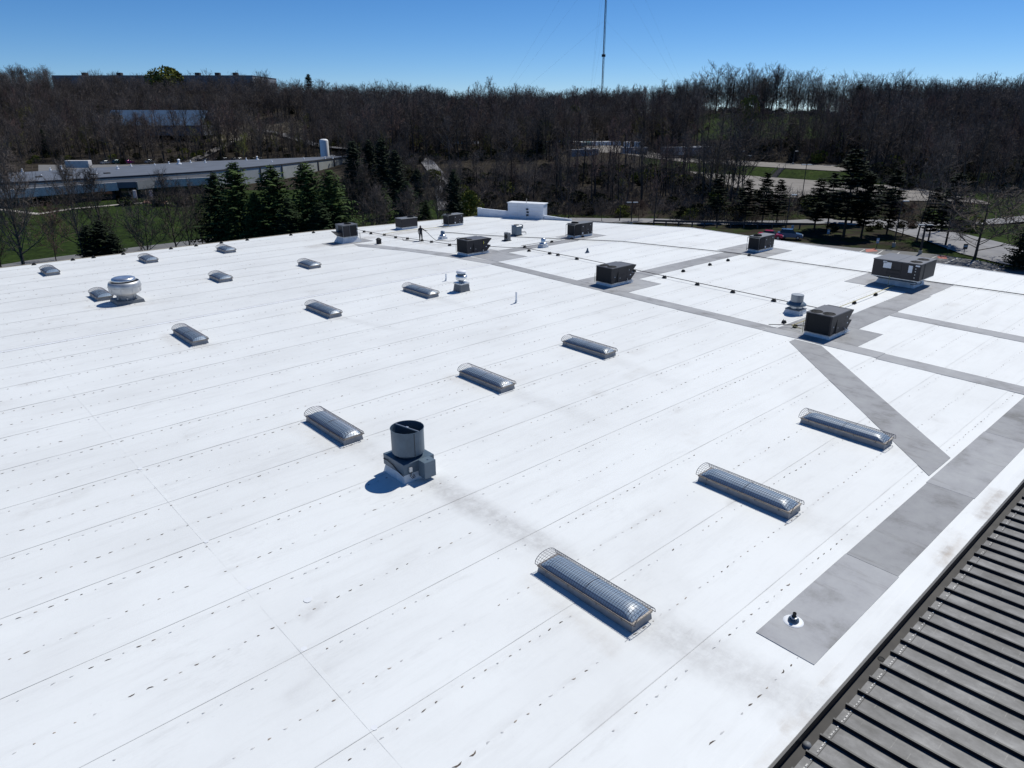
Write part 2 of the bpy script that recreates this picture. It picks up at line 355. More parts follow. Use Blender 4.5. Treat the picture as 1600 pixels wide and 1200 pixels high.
def sheet(k):
    va, vb = max(3.66*k, V0), 3.66*k + 3.66 + 0.09
    rows = [va, va+(0.022 if k else .06), va+(0.027 if k else .065)] + list(np.linspace(va+0.3, vb, 12))
    us = np.concatenate([np.arange(-8, 0, 2.0), np.arange(0, 46, 0.3), np.linspace(46, 78.5, 66)])
    vs = []; cs = []
    Ug = []; Vg = []
    for v in rows:
        um = umax(min(v, 27.8))
        for u in us:
            uu = u if um > 78.4 else u*um/78.5 if u > 0 else u
            Ug.append(uu); Vg.append(min(v, vback(uu)) if v > 25 else v)
    U = np.array(Ug); V = np.array(Vg)
    lift = 0.010*np.clip(1-(V-va)/3.66, 0, 1) + 0.002
    rough = 0.004*np.sin(U*1.7+V*2.3+k)*np.sin(V*3.1+U*0.31) if k < 0 else 0
    Z = -0.008*np.abs(V) + lift + rough
    S, G = stain_field(U, V)
    if k >= 0: S = S + 0.12  # weaker light on the slope beyond the ridge, painted in as a darker tone
    n = len(us); m = len(rows)
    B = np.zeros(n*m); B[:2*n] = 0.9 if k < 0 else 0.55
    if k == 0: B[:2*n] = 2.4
    f = [(i*n+j, i*n+j+1, (i+1)*n+j+1, (i+1)*n+j) for i in range(m-1) for j in range(n-1)]
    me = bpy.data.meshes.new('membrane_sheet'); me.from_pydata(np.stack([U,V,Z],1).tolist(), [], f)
    ca = me.color_attributes.new('stain_shade', 'FLOAT_COLOR', 'POINT')
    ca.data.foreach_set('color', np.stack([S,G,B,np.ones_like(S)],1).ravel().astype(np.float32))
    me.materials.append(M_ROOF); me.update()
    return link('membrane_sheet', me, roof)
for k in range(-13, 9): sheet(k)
# strip over the butt joints and the ridge
M_STRIP = mat('membrane_strip', (0.775,0.785,0.80), 0.55, var=0.06, scale=1.5)
b = MB()
for k in range(-13, 0):
    va, vb = max(3.66*k, V0), 3.66*k+3.66
    za, zb = (zr(v)+.0035+.002+.010*max(0, 1-(v-va)/3.66) for v in (va, vb))
    b.add([(6.36,va,za),(6.50,va,za),(6.50,vb,zb),(6.36,vb,zb)], [(0,1,2,3)])
b.build('cover_strip', M_ROOF, roof)
b = MB(); b.add([(-8,-.34,.013),(78.4,-.34,.013),(78.4,-.03,.017),(-8,-.03,.017)], [(0,1,2,3)]); b.build('ridge_strip', M_STRIP, roof)
# small welded patches
def patch(u, v, r, n=9, a=0.0):
    b = MB(); vs = [(u+r*(1+.1*math.sin(3*t+u))*math.cos(t), v+r*math.sin(t), zr(v)+.018) for t in np.linspace(0, 2*math.pi, n, endpoint=False)]
    b.add(vs, [tuple(range(n))]); b.build('membrane_patch', M_STRIP, roof)
for (u, v, r) in [(6.5,-32.8,.10),(6.5,-36.5,.10),(6.5,-40.2,.09),(7.6,-34.6,.14),(6.45,-29.3,.09),(6.4,-22,.10)]: patch(u, v, r)
# plates and fasteners telegraphing through the sheets along each lap and mid sheet, dirt caught on them
fb = MB(); fr = random.Random(3)
for k in range(-12, 9):
    for dv in (-0.33, -2.16):
        v = 3.66*k + dv
        if v < V0+.6: continue
        if v > V1-.4: continue
        u = -2.0 + fr.random()*.4
        run = 1.0
        while u < umax(max(v,0))-.6:
            u += 0.43 + fr.uniform(-.05,.05)
            run = min(1, max(0, run + fr.uniform(-.25,.25)))
            if fr.random() > 0.62 + 0.36*run: continue
            if v > 0 and fr.random() > 0.45: continue
            st = fr.random()*(.35+.75*run)
            mi = 0 if st > .62 else 1 if st > .34 else 2
            L = fr.uniform(.03,.07) if mi else fr.uniform(.04,.10)
            W = fr.uniform(.014,.026); a = fr.uniform(-.25,.25); bend = fr.uniform(-.5,.5)*L
            if u < 20 and v < -42 and fr.random() < .5: L *= 1.5; bend *= 2
            z = zr(v)+.013; ca, sa = math.cos(a), math.sin(a); vv = v + fr.uniform(-.03,.03)
            pts = []
            for (x, y) in ((-L,-bend*.6),(-L*.4,-W+bend*.2),(L*.45,-W*.8+bend*.2),(L,-bend*.5),(L*.4,W*.7+bend*.3),(-L*.4,W*.9+bend*.3)):
                pts.append((u+x*ca-y*sa, vv+x*sa+y*ca, z))
            fb.add(pts+[(u, vv, z+.014)], [(i,(i+1)%6,6) for i in range(6)], mi)
fb.build('fastener_bump', [mat('grime_dark', (.13,.10,.08), .9, var=.5, scale=3), mat('grime_mid', (.34,.28,.23), .9, var=.35, scale=3), mat('grime_light', (.58,.57,.56), .8, var=.15, scale=3)], roof, kind='stuff')
# grey walkway sheets, each welded on top of the membrane
def walk(poly, z=0.028, seg=1.0):
    b = MB(); n = len(poly)
    b.add([(u,v,zr(v)+z) for u,v in poly], [tuple(range(n))])
    b.add([(u,v,zr(v)+z) for u,v in poly]+[(u,v,zr(v)+.004) for u,v in poly], [(i,(i+1)%n,n+(i+1)%n,n+i) for i in range(n)])
    return b.build('walkway_pad', M_PAD, roof)
def wrect(u0,v0,u1,v1,z=0.028): return walk([(u0,v0),(u1,v0),(u1,v1),(u0,v1)], z)
walk([(40.7,17.7),(43.0,11.1),(44.1,5.7),(44.7,0.06),(46.0,0.06),(45.4,7.4),(43.0,16.1),(41.2,19.6)])
wrect(44.7,-14.2,46.0,-0.06); wrect(44.65,-29.0,46.0,-14.26,.029); wrect(44.62,-36.8,45.95,-29.06,.028); wrect(44.45,-44.66,45.82,-36.83,.028)
wrect(46.03,-16.1,50.6,-10.4); wrect(50.63,-13.6,59.0,-11.7); wrect(59.03,-13.57,67.9,-11.72); wrect(67.93,-16.0,73.9,-10.5)
wrect(46.03,0.3,50.1,6.2); wrect(50.13,3.3,61.0,4.9,.026); wrect(61.03,3.6,66.2,7.0)
wrect(45.9,-35.05,49.95,-29.5); wrect(49.98,-33.4,56.9,-31.45); wrect(56.93,-33.37,63.7,-31.47); wrect(63.73,-33.2,69.5,-26.2)
wrect(55.2,-46.9,56.6,-33.45); wrect(38.6,19.7,43.9,22.2,.024)
walk([(43.62,-31.6),(30.80,-44.60),(33.28,-44.62),(44.40,-33.4),(44.40,-31.6)][::-1])
for a, c in ((16.7,22.6),(22.62,30.1),(30.12,37.5),(37.52,45.0),(45.02,52.5),(52.52,60.0),(60.02,78.2)): wrect(a,-46.5+.02*math.sin(a*7),c,-44.74+.02*math.sin(a*3))
# roof edges
def strip(pts, wd, h, m, name, dz=0.0, parent=bld):
    b = MB()
    for (u0,v0),(u1,v1) in zip(pts, pts[1:]):
        d = Vector((u1-u0, v1-v0, 0)).normalized(); s = Vector((-d.y, d.x, 0))*wd/2
        z0, z1 = zr(v0)+dz, zr(v1)+dz
        P = [Vector((u0,v0,z0)),Vector((u1,v1,z1))]
        vs = [P[0]-s, P[1]-s, P[1]+s, P[0]+s]
        vs = [(x.x,x.y,x.z-.25) for x in vs] + [(x.x,x.y,x.z+h) for x in vs]
        b.add(vs, [(0,3,2,1),(4,5,6,7),(0,1,5,4),(1,2,6,5),(2,3,7,6),(3,0,4,7)])
    return b.build(name, m, parent)
strip([(-8,31.28),(42,31.28),(61.5,28.65),(66.4,27.95)], .16, .045, M_COPING, 'edge_coping')
strip([(72.0,15.1),(78.58,0.0),(78.58,-47.3)], .14, .035, M_STRIP, 'edge_coping')
# walls under the roof
b = MB(); ring = [(-8,V0-.4),(78.4,V0-.4),(78.4,0),(66.4,27.8),(42,31.1),(-8,31.1)]
n = len(ring)
b.add([(u,v,-8.3) for u,v in ring]+[(u,v,zr(v)-.26 if v > -40 else -.72) for u,v in ring], [(i,(i+1)%n,n+(i+1)%n,n+i) for i in range(n)])
b.build('outer_wall', M_WALL, bld)
# raised entrance parapet on the far bevelled corner
A = Vector((66.35,27.9,0)); D = Vector((72.3,15.3,0))-A; D.normalize(); N = Vector((-D.y,D.x,0)); 
if N.x+N.y < 0: N = -N
par = bpy.data.objects.new('entrance_parapet', None); col.objects.link(par); par.parent = bld
ang = math.atan2(D.y, D.x); par.location = (A.x, A.y, zr(25)); par.rotation_euler = (0,0,ang)
sg = 1 if (Matrix.Rotation(ang,3,'Z') @ Vector((0,1,0))).dot(N) > 0 else -1
def pbox(x0,y0,z0,x1,y1,z1,m,name,b=.02):
    q = MB(); ya, yb = sorted((y0*sg,y1*sg)); q.bbox(x0,ya,z0,x1,yb,z1,b); return q.build(name, m, par)
M_PARA = mat('parapet_white', (0.70,0.73,0.79), .6, var=.08, scale=.8)
q = MB(); q.prism([(0,-.4),(4.72,-.4),(4.72,.92),(0,1.12)], 'y', *sorted((0,.3*sg))); q.build('low_wall', M_PARA, par)
q = MB(); q.prism([(10.08,-.4),(14.1,-.4),(14.1,.28),(10.08,.62)], 'y', *sorted((0,.3*sg))); q.build('low_wall', M_PARA, par)
pbox(4.75,-.12,-.4,10.05,1.5,2.05,M_PARA,'raised_block'); pbox(4.65,-.2,2.05,10.15,1.6,2.16,M_STRIP,'coping_cap')
pbox(-.05,-.05,1.0,0.55,.36,1.16,M_STRIP,'coping_cap')
for z in (.55,1.1,1.6): pbox(4.8,-.135,z,10.0,-.12,z+.02,M_GALV,'panel_joint',.001)
for x in (6.2,7.6): pbox(x,-.135,-.2,x+.02,-.12,2.0,M_GALV,'panel_joint',.001)
for x,z in ((7.55,1.25),(7.62,.85),(7.58,.45)): pbox(x,-.3,z,x+.32,-.13,z+.2,M_POLE,'flood_light')
q = MB(); q.tube([(7.5,.1*sg,2.16),(7.5,.1*sg,2.75)], .04); q.build('vent_stub', M_CONC, par)
# lower standing seam metal roof and its gutter, bottom right
def metal_mat():
    m = bpy.data.materials.new('metal_roof_weathered'); m.use_nodes = True
    n = m.node_tree.nodes; l = m.node_tree.links; b = n['Principled BSDF']
    b.inputs['Roughness'].default_value = .55; b.inputs['Metallic'].default_value = .15; b.inputs['Specular IOR Level'].default_value = .4
    tc = n.new('ShaderNodeTexCoord'); oi = n.new('ShaderNodeObjectInfo')
    sh = n.new('ShaderNodeVectorMath'); sh.operation = 'ADD'; cx = n.new('ShaderNodeCombineXYZ')
    rm_ = n.new('ShaderNodeMath'); rm_.operation = 'MULTIPLY'; rm_.inputs[1].default_value = 40; l.new(oi.outputs['Random'], rm_.inputs[0]); l.new(rm_.outputs[0], cx.inputs['Y']); l.new(rm_.outputs[0], cx.inputs['Z'])
    l.new(tc.outputs['Object'], sh.inputs[0]); l.new(cx.outputs[0], sh.inputs[1])
    def nz(sc_, st, d=7):
        mp = n.new('ShaderNodeMapping'); mp.inputs['Scale'].default_value = st; z = n.new('ShaderNodeTexNoise'); z.inputs['Scale'].default_value = sc_; z.inputs['Detail'].default_value = d; z.inputs['Roughness'].default_value = .7
        l.new(sh.outputs[0], mp.inputs[0]); l.new(mp.outputs[0], z.inputs['Vector']); return z.outputs['Fac']
    r = n.new('ShaderNodeValToRGB'); e = r.color_ramp.elements; e[0].position = .3; e[0].color = (.058,.057,.058,1); e[1].position = .75; e[1].color = (.23,.23,.235,1); k = e.new(.5); k.color = (.118,.117,.120,1)
    l.new(nz(1.5, (1,.6,1)), r.inputs[0])
    # faint pale lines where the clips telegraph across each pan
    sx = n.new('ShaderNodeSeparateXYZ'); l.new(tc.outputs['Object'], sx.inputs[0])
    fr_ = n.new('ShaderNodeMath'); fr_.operation = 'PINGPONG'; fr_.inputs[1].default_value = .20; l.new(sx.outputs['Y'], fr_.inputs[0])
    mr_ = n.new('ShaderNodeMapRange'); mr_.inputs['From Min'].default_value = .185; mr_.inputs['From Max'].default_value = .20; l.new(fr_.outputs[0], mr_.inputs['Value'])
    m2 = n.new('ShaderNodeMath'); m2.operation = 'MULTIPLY'; l.new(mr_.outputs[0], m2.inputs[0])
    q2 = n.new('ShaderNodeMapRange'); q2.inputs['From Min'].default_value = .5; q2.inputs['From Max'].default_value = .68; q2.inputs['To Max'].default_value = .75; l.new(nz(3.0,(1,1,1),4), q2.inputs['Value']); l.new(q2.outputs[0], m2.inputs[1])
    mx = n.new('ShaderNodeMix'); mx.data_type = 'RGBA'; l.new(m2.outputs[0], mx.inputs['Factor']); l.new(r.outputs[0], mx.inputs['A']); mx.inputs['B'].default_value = (.26,.255,.24,1)
    l.new(mx.outputs['Result'], b.inputs['Base Color'])
    return m
M_METALROOF = metal_mat()
mr = bpy.data.objects.new('metal_roof', None); col.objects.link(mr); mr.parent = bld
ZE = zr(V0)
M_EDGE = mat('edge_metal_black', (0.016,0.016,0.019), .5, .2, var=.2, scale=3)
q = MB(); q.box(-8,-47.42,-.66,78.4,-47.352,ZE+.02); q.build('edge_fascia', M_EDGE, mr)
us_ = np.concatenate([np.arange(-8,60,.12), np.arange(60,78.5,.6)]); vs_ = np.array([-47.345,-47.24,-47.1,-47.0,-46.93,-46.925])
U_, V_ = np.meshgrid(us_, vs_, indexing='ij'); S_, G_ = stain_field(U_, V_); S_ += .10*(np.sin(U_*1.9)*np.sin(U_*.53+2) > .35)*(V_ < -47.05); G_ += .25*(np.sin(U_*.8)*np.sin(U_*.27+1) > .5)*(V_ < -47.0)
B_ = (V_ > -46.928)*.8; n2 = len(vs_)
me = bpy.data.meshes.new('membrane_edge_strip'); me.from_pydata(np.stack([U_, V_, ZE+.022-(V_ > -46.928)*.012+.003*np.sin(U_*2.1)],2).reshape(-1,3).tolist(), [], [(i*n2+j,(i+1)*n2+j,(i+1)*n2+j+1,i*n2+j+1) for i in range(len(us_)-1) for j in range(n2-1)])
ca = me.color_attributes.new('stain_shade','FLOAT_COLOR','POINT'); ca.data.foreach_set('color', np.stack([S_,G_,B_,np.ones_like(S_)],2).astype(np.float32).ravel()); me.materials.append(M_ROOF); me.update(); link('membrane_edge_strip', me, mr)
M_GUT = mat('gutter_metal', (0.065,0.060,0.056), .75, .2, c2=(0.034,0.032,0.031), scale=1.4, detail=9)
q = MB(); q.box(-8,-47.72,-.70,78.4,-47.42,-.66); q.build('gutter', M_GUT, mr)
def zm(v): return -.615 + .025*(-47.68 - v)
pm = MB(); SPN = .725
nx, ny = 3, 10
vv = np.linspace(-47.68,-60,ny+1)
for i in range(nx+1):
    for j in range(ny+1):
        pm.v.append((i*SPN/nx, vv[j], zm(vv[j]) + (.006*math.sin(math.pi*i/nx))))
for i in range(nx):
    for j in range(ny): pm.f.append((i*(ny+1)+j, i*(ny+1)+j+1, (i+1)*(ny+1)+j+1, (i+1)*(ny+1)+j)); pm.m.append(0)
pm.add([(0,-47.68,zm(-47.68)),(SPN,-47.68,zm(-47.68)),(SPN,-47.68,-.7),(0,-47.68,-.7)], [(0,1,2,3)])
pme = pm.mesh('panel', M_METALROOF)
rm = MB(); rm.prism([(-.020,-.01),(.020,-.01),(.016,.085),(.028,.092),(.028,.105),(-.028,.105),(-.028,.092),(-.016,.085)], 'y', 0, -12.3)
rm.v = [(x, y-47.66, z+zm(y-47.66)) for x,y,z in rm.v]
rme = rm.mesh('rib', mat('rib_black', (.014,.014,.016), .5, .2, var=.2, scale=2))
sl = MB(); rr = random.Random(5)
for k in range(-18, 88):
    u = 14.0 + SPN*k
    if u > 77: break
    p = link('panel', pme, mr); p.location = (u,0,0)
    r = link('rib', rme, mr); r.location = (u,0,0)
    for i in range(5):
        if rr.random() < .22: continue
        x = u + .10 + i*.125; v = -47.84 + rr.uniform(-.012,.012)
        sl.box(x, v-.016, zm(v)+.006, x+rr.uniform(.06,.10), v+.016, zm(v)+.018)
    sl.box(u+.06, -47.90, zm(-47.9)-.02, u+SPN-.05, -47.885, zm(-47.9)+.009, 1)
sl.build('sealant_dashes', [mat('sealant_pale', (.62,.60,.56), .8, var=.3, scale=6), M_GUT], mr, kind='stuff')
q = MB(); q.lathe([(.115,0),(.112,.04),(.095,.075),(.06,.10),(.001,.11)], 18); q.build('gutter_strainer', M_RTUGREY, mr, smooth=True, loc=(14.26,-47.57,-.66))
q = MB(); q.lathe([(.085,.003),(.10,.012),(.085,.015),(.07,.004),(.001,.002)], 18); q.build('gutter_outlet', M_BLACK, mr, loc=(18.7,-47.57,-.66))
# ------------------------------------------------------------------ skylights
def make_skylight(L, W, h, wires, label):
    t = thing('skylight', label, 'skylight', group='barrel skylights on the white roof')
    x, y = W/2, L/2
    q = MB(); q.frus((-x-.03,-y-.03,x+.03,y+.03), -.12, (-x+.01,-y+.01,x-.01,y-.01), h-.07); q.build('curb', mat('skylight_curb', (.24,.25,.27), .5, .3, var=.2, scale=3), t)
    q = MB()
    for a,b,c,d in ((-x-.02,-y-.02,x+.02,-y+.05),(-x-.02,y-.05,x+.02,y+.02),(-x-.02,-y+.05,-x+.05,y-.05),(x-.05,-y+.05,x+.02,y-.05)):
        q.box(a,b,h-.068,c,d,h)
    q.build('frame', M_FRAME, t)
    # acrylic vault with hipped ends
    n, m = 10, 12; q = MB(); xi, yi = x-.03, y-.03; rise = .21
    for j in range(m+1):
        s = -1 + 2*j/m; yy = yi*math.copysign(abs(s)**.55, s); e = 1-max(0,(abs(yy)-(yi-.42))/.42)**2
        for i in range(n+1):
            a = math.pi*i/n; q.v.append((-xi*math.cos(a), yy, h-.01 + rise*max(0.0,e)*math.sin(a)**.8))
    for j in range(m):
        for i in range(n):
            q.f.append((j*(n+1)+i, j*(n+1)+i+1, (j+1)*(n+1)+i+1, (j+1)*(n+1)+i)); q.m.append(0)
    q.build('dome', M_DOME, t, smooth=True)
    q = MB(); q.tube([(-xi*math.cos(a), 0, h+rise*math.sin(a)**.8+.004) for a in np.linspace(.1,math.pi-.1,9)], .008, 4); q.build('dome_rib', M_FRAME, t)
    # guard cage
    q = MB(); xr = x+.03; rise2 = .31; y2 = y+.11; r = .0058 if wires > 40 else .0085
    na = wires
    def pt(a, yy): return (-xr*math.cos(a), yy, h+.0+rise2*math.sin(a)**.9)
    for k in range(na+1):
        yy = -y2+2*y2*k/na
        q.tube([pt(a,yy) for a in np.linspace(0,math.pi,11)], r*(2.0 if k in (0,na) else 1), 3, caps=False)
    for i in range(0,13):
        a = math.pi*i/12; p0 = pt(a,-y2); p1 = pt(a,y2)
        q.tube([p0,p1], r*(2.2 if i in (0,12) else 1), 3, caps=False)
    for s in (-1,1):
        for yy in (-y*.8,-y*.3,y*.3,y*.8): q.tube([(s*xr,yy,h),(s*(xr-.01),yy,h-.12)], .01, 4)
    q.build('wire_cage', M_WIRE, t, kind='stuff')
    return t
big = make_skylight(3.95, .92, .29, 44, 'long mesh caged skylight in front, nearest to the bottom of the photo')
mid = make_skylight(3.6, .98, .28, 30, 'caged skylight')
sml = make_skylight(2.45, 1.12, .29, 16, 'small caged skylight')
SK = [(big,14.42,-40.33,None),
 (big,23.65,-40.33,'long mesh caged skylight in the front row, right of the nearest one'),
 (big,32.35,-40.33,'long mesh caged skylight ending at the diagonal grey walkway'),
 (mid,14.45,-23.95,'caged skylight just behind the open topped grey exhaust stack'),
 (mid,23.95,-23.95,'caged skylight in the middle of the second row, right of the exhaust stack'),
 (mid,32.4,-24.0,'caged skylight at the right end of the second row, in front of the long walkway'),
 (mid,14.5,-5.0,'caged skylight at the left end of the row just this side of the roof ridge'),
 (mid,24.15,-5.05,'caged skylight in the middle of the row just this side of the roof ridge'),
 (mid,32.9,-5.1,'caged skylight beside the small white capped exhaust fan'),
 (sml,13.2,11.2,'small caged skylight partly hidden by the big spun aluminium mushroom fan'),
 (sml,12.3,25.0,'small caged skylight nearest the left end of the back roof edge'),
 (sml,20.9,24.95,'small caged skylight near the back edge, second of the back row from the left'),
 (sml,22.85,11.2,'small caged skylight beyond the ridge, alone to the right of the big mushroom fan'),
 (sml,28.8,24.95,'small caged skylight closest to the back edge in front of the spruces'),
 (sml,31.4,11.15,'small caged skylight beyond the ridge, in line with the dark unit by the back edge')]
used = set()
for src, u, v, lb in SK:
    if id(src) in used: dup(src, (u,v,zr(v)+.012), 0, lb)
    else:
        used.add(id(src)); src.location = (u,v,zr(v)+.012)
        if lb: src['label'] = lb

# ------------------------------------------------------------------ the open exhaust stack
t = thing('exhaust_stack', 'grey open topped exhaust fan stack on a square box in the middle foreground', 'exhaust fan', (14.76,-29.77,zr(-29.8)+.01))
q = MB(); q.frus((-.80,-.80,.80,.80),-.1,(-.70,-.70,.70,.70),.36); q.build('curb', M_CURB, t)
q = MB(); q.bbox(-.76,-.76,.36,.76,.76,.84,.015); q.build('fan_box', M_BLUEGREY, t)
q = MB(); q.lathe([(.50,.84),(.66,.98),(.68,1.0),(.68,2.05),(.695,2.06),(.695,2.03)][:4],40); q.lathe([(.68,2.05),(.70,2.055),(.70,2.02),(.683,2.01)],40); q.lathe([(.672,2.05),(.668,1.0),(.49,.86)],40)
q.build('wind_band', M_BLUEGREY, t, smooth=False)
q = MB(); q.lathe([(.002,1.02),(.66,1.02)],24); q.build('backdraft_damper', M_BLACK, t)
q = MB(); q.box(-.66,-.018,2.0,.66,.018,2.045)
o = q.build('cross_bar', M_GALV, t); o.rotation_euler = (0,0,R(102))
q = MB(); q.bbox(-.06,-.05,2.02,.06,.05,2.07,.01); o = q.build('hinge_block', M_GALV, t); o.rotation_euler = (0,0,R(102))
q = MB(); q.box(.678,-.012,1.0,.688,.012,2.03); o = q.build('seam_strip', M_POLE, t); o.rotation_euler = (0,0,R(-100))
q = MB(); q.bbox(-.06,-1.22,.14,.50,-.765,.86,.012); q.build('motor_cover', M_BLUEGREY2, t)
q = MB(); q.tube([(.2,-1.0,.875),(.26,-1.05,.878)], .012, 5); q.build('motor_cover_handle', M_GALV, t)
q = MB(); q.bbox(-.55,-.86,.48,-.40,-.765,.66,.01); q.build('disconnect_switch', M_GALV, t)
q = MB()
for dx in (-.03,.04): q.tube([(-.48+dx,-.80,.48),(-.50+dx,-.86,.3),(-.45+dx,-.95,.22),(-.38+dx,-.92,.25),(-.34,-.82,.34)], .014, 5)
q.build('flex_conduit', M_BLACK2, t)
q = MB(); q.tube([(-.78,.72,.62),(-.80,.40,.66),(-.79,0.0,.58),(-.80,-.4,.42),(-.78,-.74,.34)], .018, 5); q.build('side_cable', M_BLACK2, t)
q = MB(); q.bbox(.762,-.70,.28,.83,-.5,.46,.01); q.build('rating_box', M_LABEL, t)

# ------------------------------------------------------------------ spun aluminium exhaust fans
M_DULL = mat('dull_aluminium', (.46,.47,.48), .48, .55, var=.18, scale=2.2)
def mushroom(label, s, loc, mats=(M_ALU,M_GALV), stack=None, name='exhaust_fan'):
    t = thing(name, label, 'exhaust fan', loc)
    a, g = mats
    q = MB(); q.frus((-.72*s,-.72*s,.72*s,.72*s),-.1,(-.66*s,-.66*s,.66*s,.66*s),.18*s); q.build('curb_cap', M_RTUGREY, t)
    q = MB(); q.lathe([(.42*s,.15*s),(.44*s,.34*s),(.48*s,.46*s)],28); q.build('neck', g, t, smooth=True)
    q = MB()
    for k in range(6):
        an = k*math.pi/3+.3; q.box(-.03*s,-.05*s,0,.03*s,.05*s,.12*s); o0 = len(q.v)-8
        q.v[o0:] = [(x+.52*s*math.cos(an), y+.52*s*math.sin(an), z+.2*s) for x,y,z in q.v[o0:]]
    q.build('support_bracket', g, t)
    q = MB(); q.lathe([(.46*s,.42*s),(.62*s,.48*s),(.74*s,.55*s),(.79*s,.60*s),(.80*s,.84*s)],36); q.build('lower_bowl', mat('bowl_pale', (.60,.59,.57), .5, .25, var=.12, scale=2), t, smooth=True)
    q = MB(); q.lathe([(.815*s,.845*s),(.83*s,.87*s),(.80*s,1.02*s),(.745*s,1.15*s),(.735*s,1.15*s),(.78*s,.98*s),(.79*s,.85*s)],36); q.build('wind_band', a, t, smooth=True)
    q = MB()
    for k in range(9):
        an = k*2*math.pi/9; q.box(.80*s,-.01*s,.60*s,.812*s,.01*s,.84*s); o0 = len(q.v)-8
        q.v[o0:] = [(x*math.cos(an)-y*math.sin(an), x*math.sin(an)+y*math.cos(an), z) for x,y,z in q.v[o0:]]
    q.build('band_strap', g, t)
    q = MB(); q.lathe([(.70*s,1.05*s),(.50*s,1.04*s),(.002*s,1.04*s)],24); q.build('inner_baffle', M_BLACK2, t)
    q = MB(); q.lathe([(.40*s,1.02*s),(.52*s,1.10*s),(.60*s,1.18*s),(.60*s,1.24*s),(.575*s,1.31*s),(.50*s,1.35*s),(.30*s,1.365*s),(.02*s,1.33*s)],36); q.build('motor_cap', M_ALU, t, smooth=True)
    return t
mushroom('large spun aluminium mushroom fan in front of a small skylight on the left', 1.44, (14.35,8.3,zr(8.3)), (M_DULL,M_DULL))
t = thing('exhaust_fan', 'white capped two tier exhaust fan on a tall curb in the middle of the roof', 'exhaust fan', (36.0,-6.6,zr(6.6)))
q = MB(); q.frus((-.52,-.52,.52,.52),-.1,(-.42,-.42,.42,.42),.62); q.build('curb', M_RTUGREY, t)
q = MB(); q.bbox(-.48,-.48,.62,.48,.48,.72,.01); q.build('curb_cap', M_GALV, t)
q = MB(); q.lathe([(.22,.72),(.24,.88),(.42,.94),(.48,1.02),(.49,1.22),(.46,1.32),(.36,1.34)],28); q.build('bowl', M_ALU, t, smooth=True)
q = MB(); q.lathe([(.34,1.26),(.35,1.5),(.36,1.58)],24); q.build('neck', M_BLUEGREY, t, smooth=True)
q = MB(); q.lathe([(.42,1.52),(.43,1.58),(.38,1.68),(.2,1.72),(.01,1.73)],24); q.build('motor_cap', M_WHITE, t, smooth=True)
q = MB(); q.bbox(.48,-.3,.1,.6,-.1,.5,.01); q.build('disconnect_switch', M_POLE, t)
t = thing('exhaust_fan', 'grey exhaust fan with a straight cylindrical top beside the nearest dark unit', 'exhaust fan', (50.6,-28.4,zr(28.4))); t.scale = (.86,.86,.92)
q = MB(); q.frus((-.78,-.78,.78,.78),-.1,(-.62,-.62,.62,.62),.35); q.build('curb', M_CURB, t)
q = MB(); q.bbox(-.66,-.66,.35,.66,.66,.43,.01); q.build('curb_cap', M_RTUGREY, t)
q = MB(); q.lathe([(.52,.43),(.53,.66)],28); q.build('neck', M_GALV, t, smooth=True)
q = MB(); q.lathe([(.56,.62),(.80,.68),(.84,.74),(.80,.80),(.56,.98),(.50,1.0)],32); q.build('bowl', M_BLUEGREY2, t, smooth=True)
q = MB(); q.lathe([(.52,.95),(.525,1.52),(.505,1.55),(.002,1.56)],28,cap1=False); q.build('motor_housing', mat('housing_grey', (.30,.32,.34), .45, .4, var=.1, scale=3), t)
def small_vent(label, loc, s, top):
    t = thing('exhaust_fan', label, 'exhaust fan', loc)
    q = MB(); q.bbox(-.42*s,-.42*s,-.1,.42*s,.42*s,.26*s,.02); q.build('curb', M_CURB, t)
    q = MB(); q.lathe([(.40*s,.26*s),(.46*s,.34*s),(.40*s,.46*s),(.24*s,.56*s)],20); q.build('bowl', M_ALU, t, smooth=True)
    q = MB(); q.lathe([(.26*s,.54*s),(.25*s,.9*s),(.2*s,.98*s),(.01,1.0*s)],20); q.build('motor_cap', top, t, smooth=True)
small_vent('small blue capped roof fan standing right of the man with the hose', (50.6,15.3,zr(15.3)), .95, M_SHED)
small_vent('small spun metal roof fan behind the second dark unit, near two pipe blocks', (55.1,3.1,zr(3.1)), 1.0, M_ALU)

# ------------------------------------------------------------------ roof-top units
def fan_grille(parent, x, y, z, r, raised=0.0):
    q = MB()
    if raised: q.lathe([(r+.03,z),(r+.02,z+raised),(r-.03,z+raised),(r-.03,z-.05)],24)
    else: q.lathe([(r+.05,z+.002),(r+.045,z+.028),(r+.01,z+.034),(r-.02,z+.03),(r-.03,z+.004)],24)
    f = q.build('fan_ring', M_BLACK2, parent)
    f.location = (0,0,0)
    q = MB(); q.lathe([(.002,0),(r-.03,0)],20); g = q.build('fan_well', M_BLACK, f); g.location = (x,y,z+.006)
    q = MB()
    for k in range(4):
        a = k*math.pi/2+.4; c, s_ = math.cos(a), math.sin(a)
        pts = [(.06,-.03,-.006),(r-.08,-.08,-.012),(r-.06,.07,.006),(.06,.05,.004)]
        q.add([(px*c-py*s_, px*s_+py*c, pz) for px,py,pz in pts], [(0,1,2,3)])
    q.lathe([(.07,-.015),(.07,.006),(.002,.008)],10)
    g = q.build('fan_blade', M_BLACK2, f); g.location = (x,y,z+.024)
    f.data.transform(Matrix.Translation((x,y,0)))
    q = MB()
    for rr_ in (r*.35,r*.65,r*.95): q.lathe([(rr_,0),(rr_+.012,0)],20)
    for k in range(6):
        a = k*math.pi/3; q.tube([(0,0,0),(r*math.cos(a),r*math.sin(a),0)],.006,3,caps=False)
    g = q.build('fan_guard', M_BLACK2, f); g.location = (x,y,z+(.036 if not raised else raised))
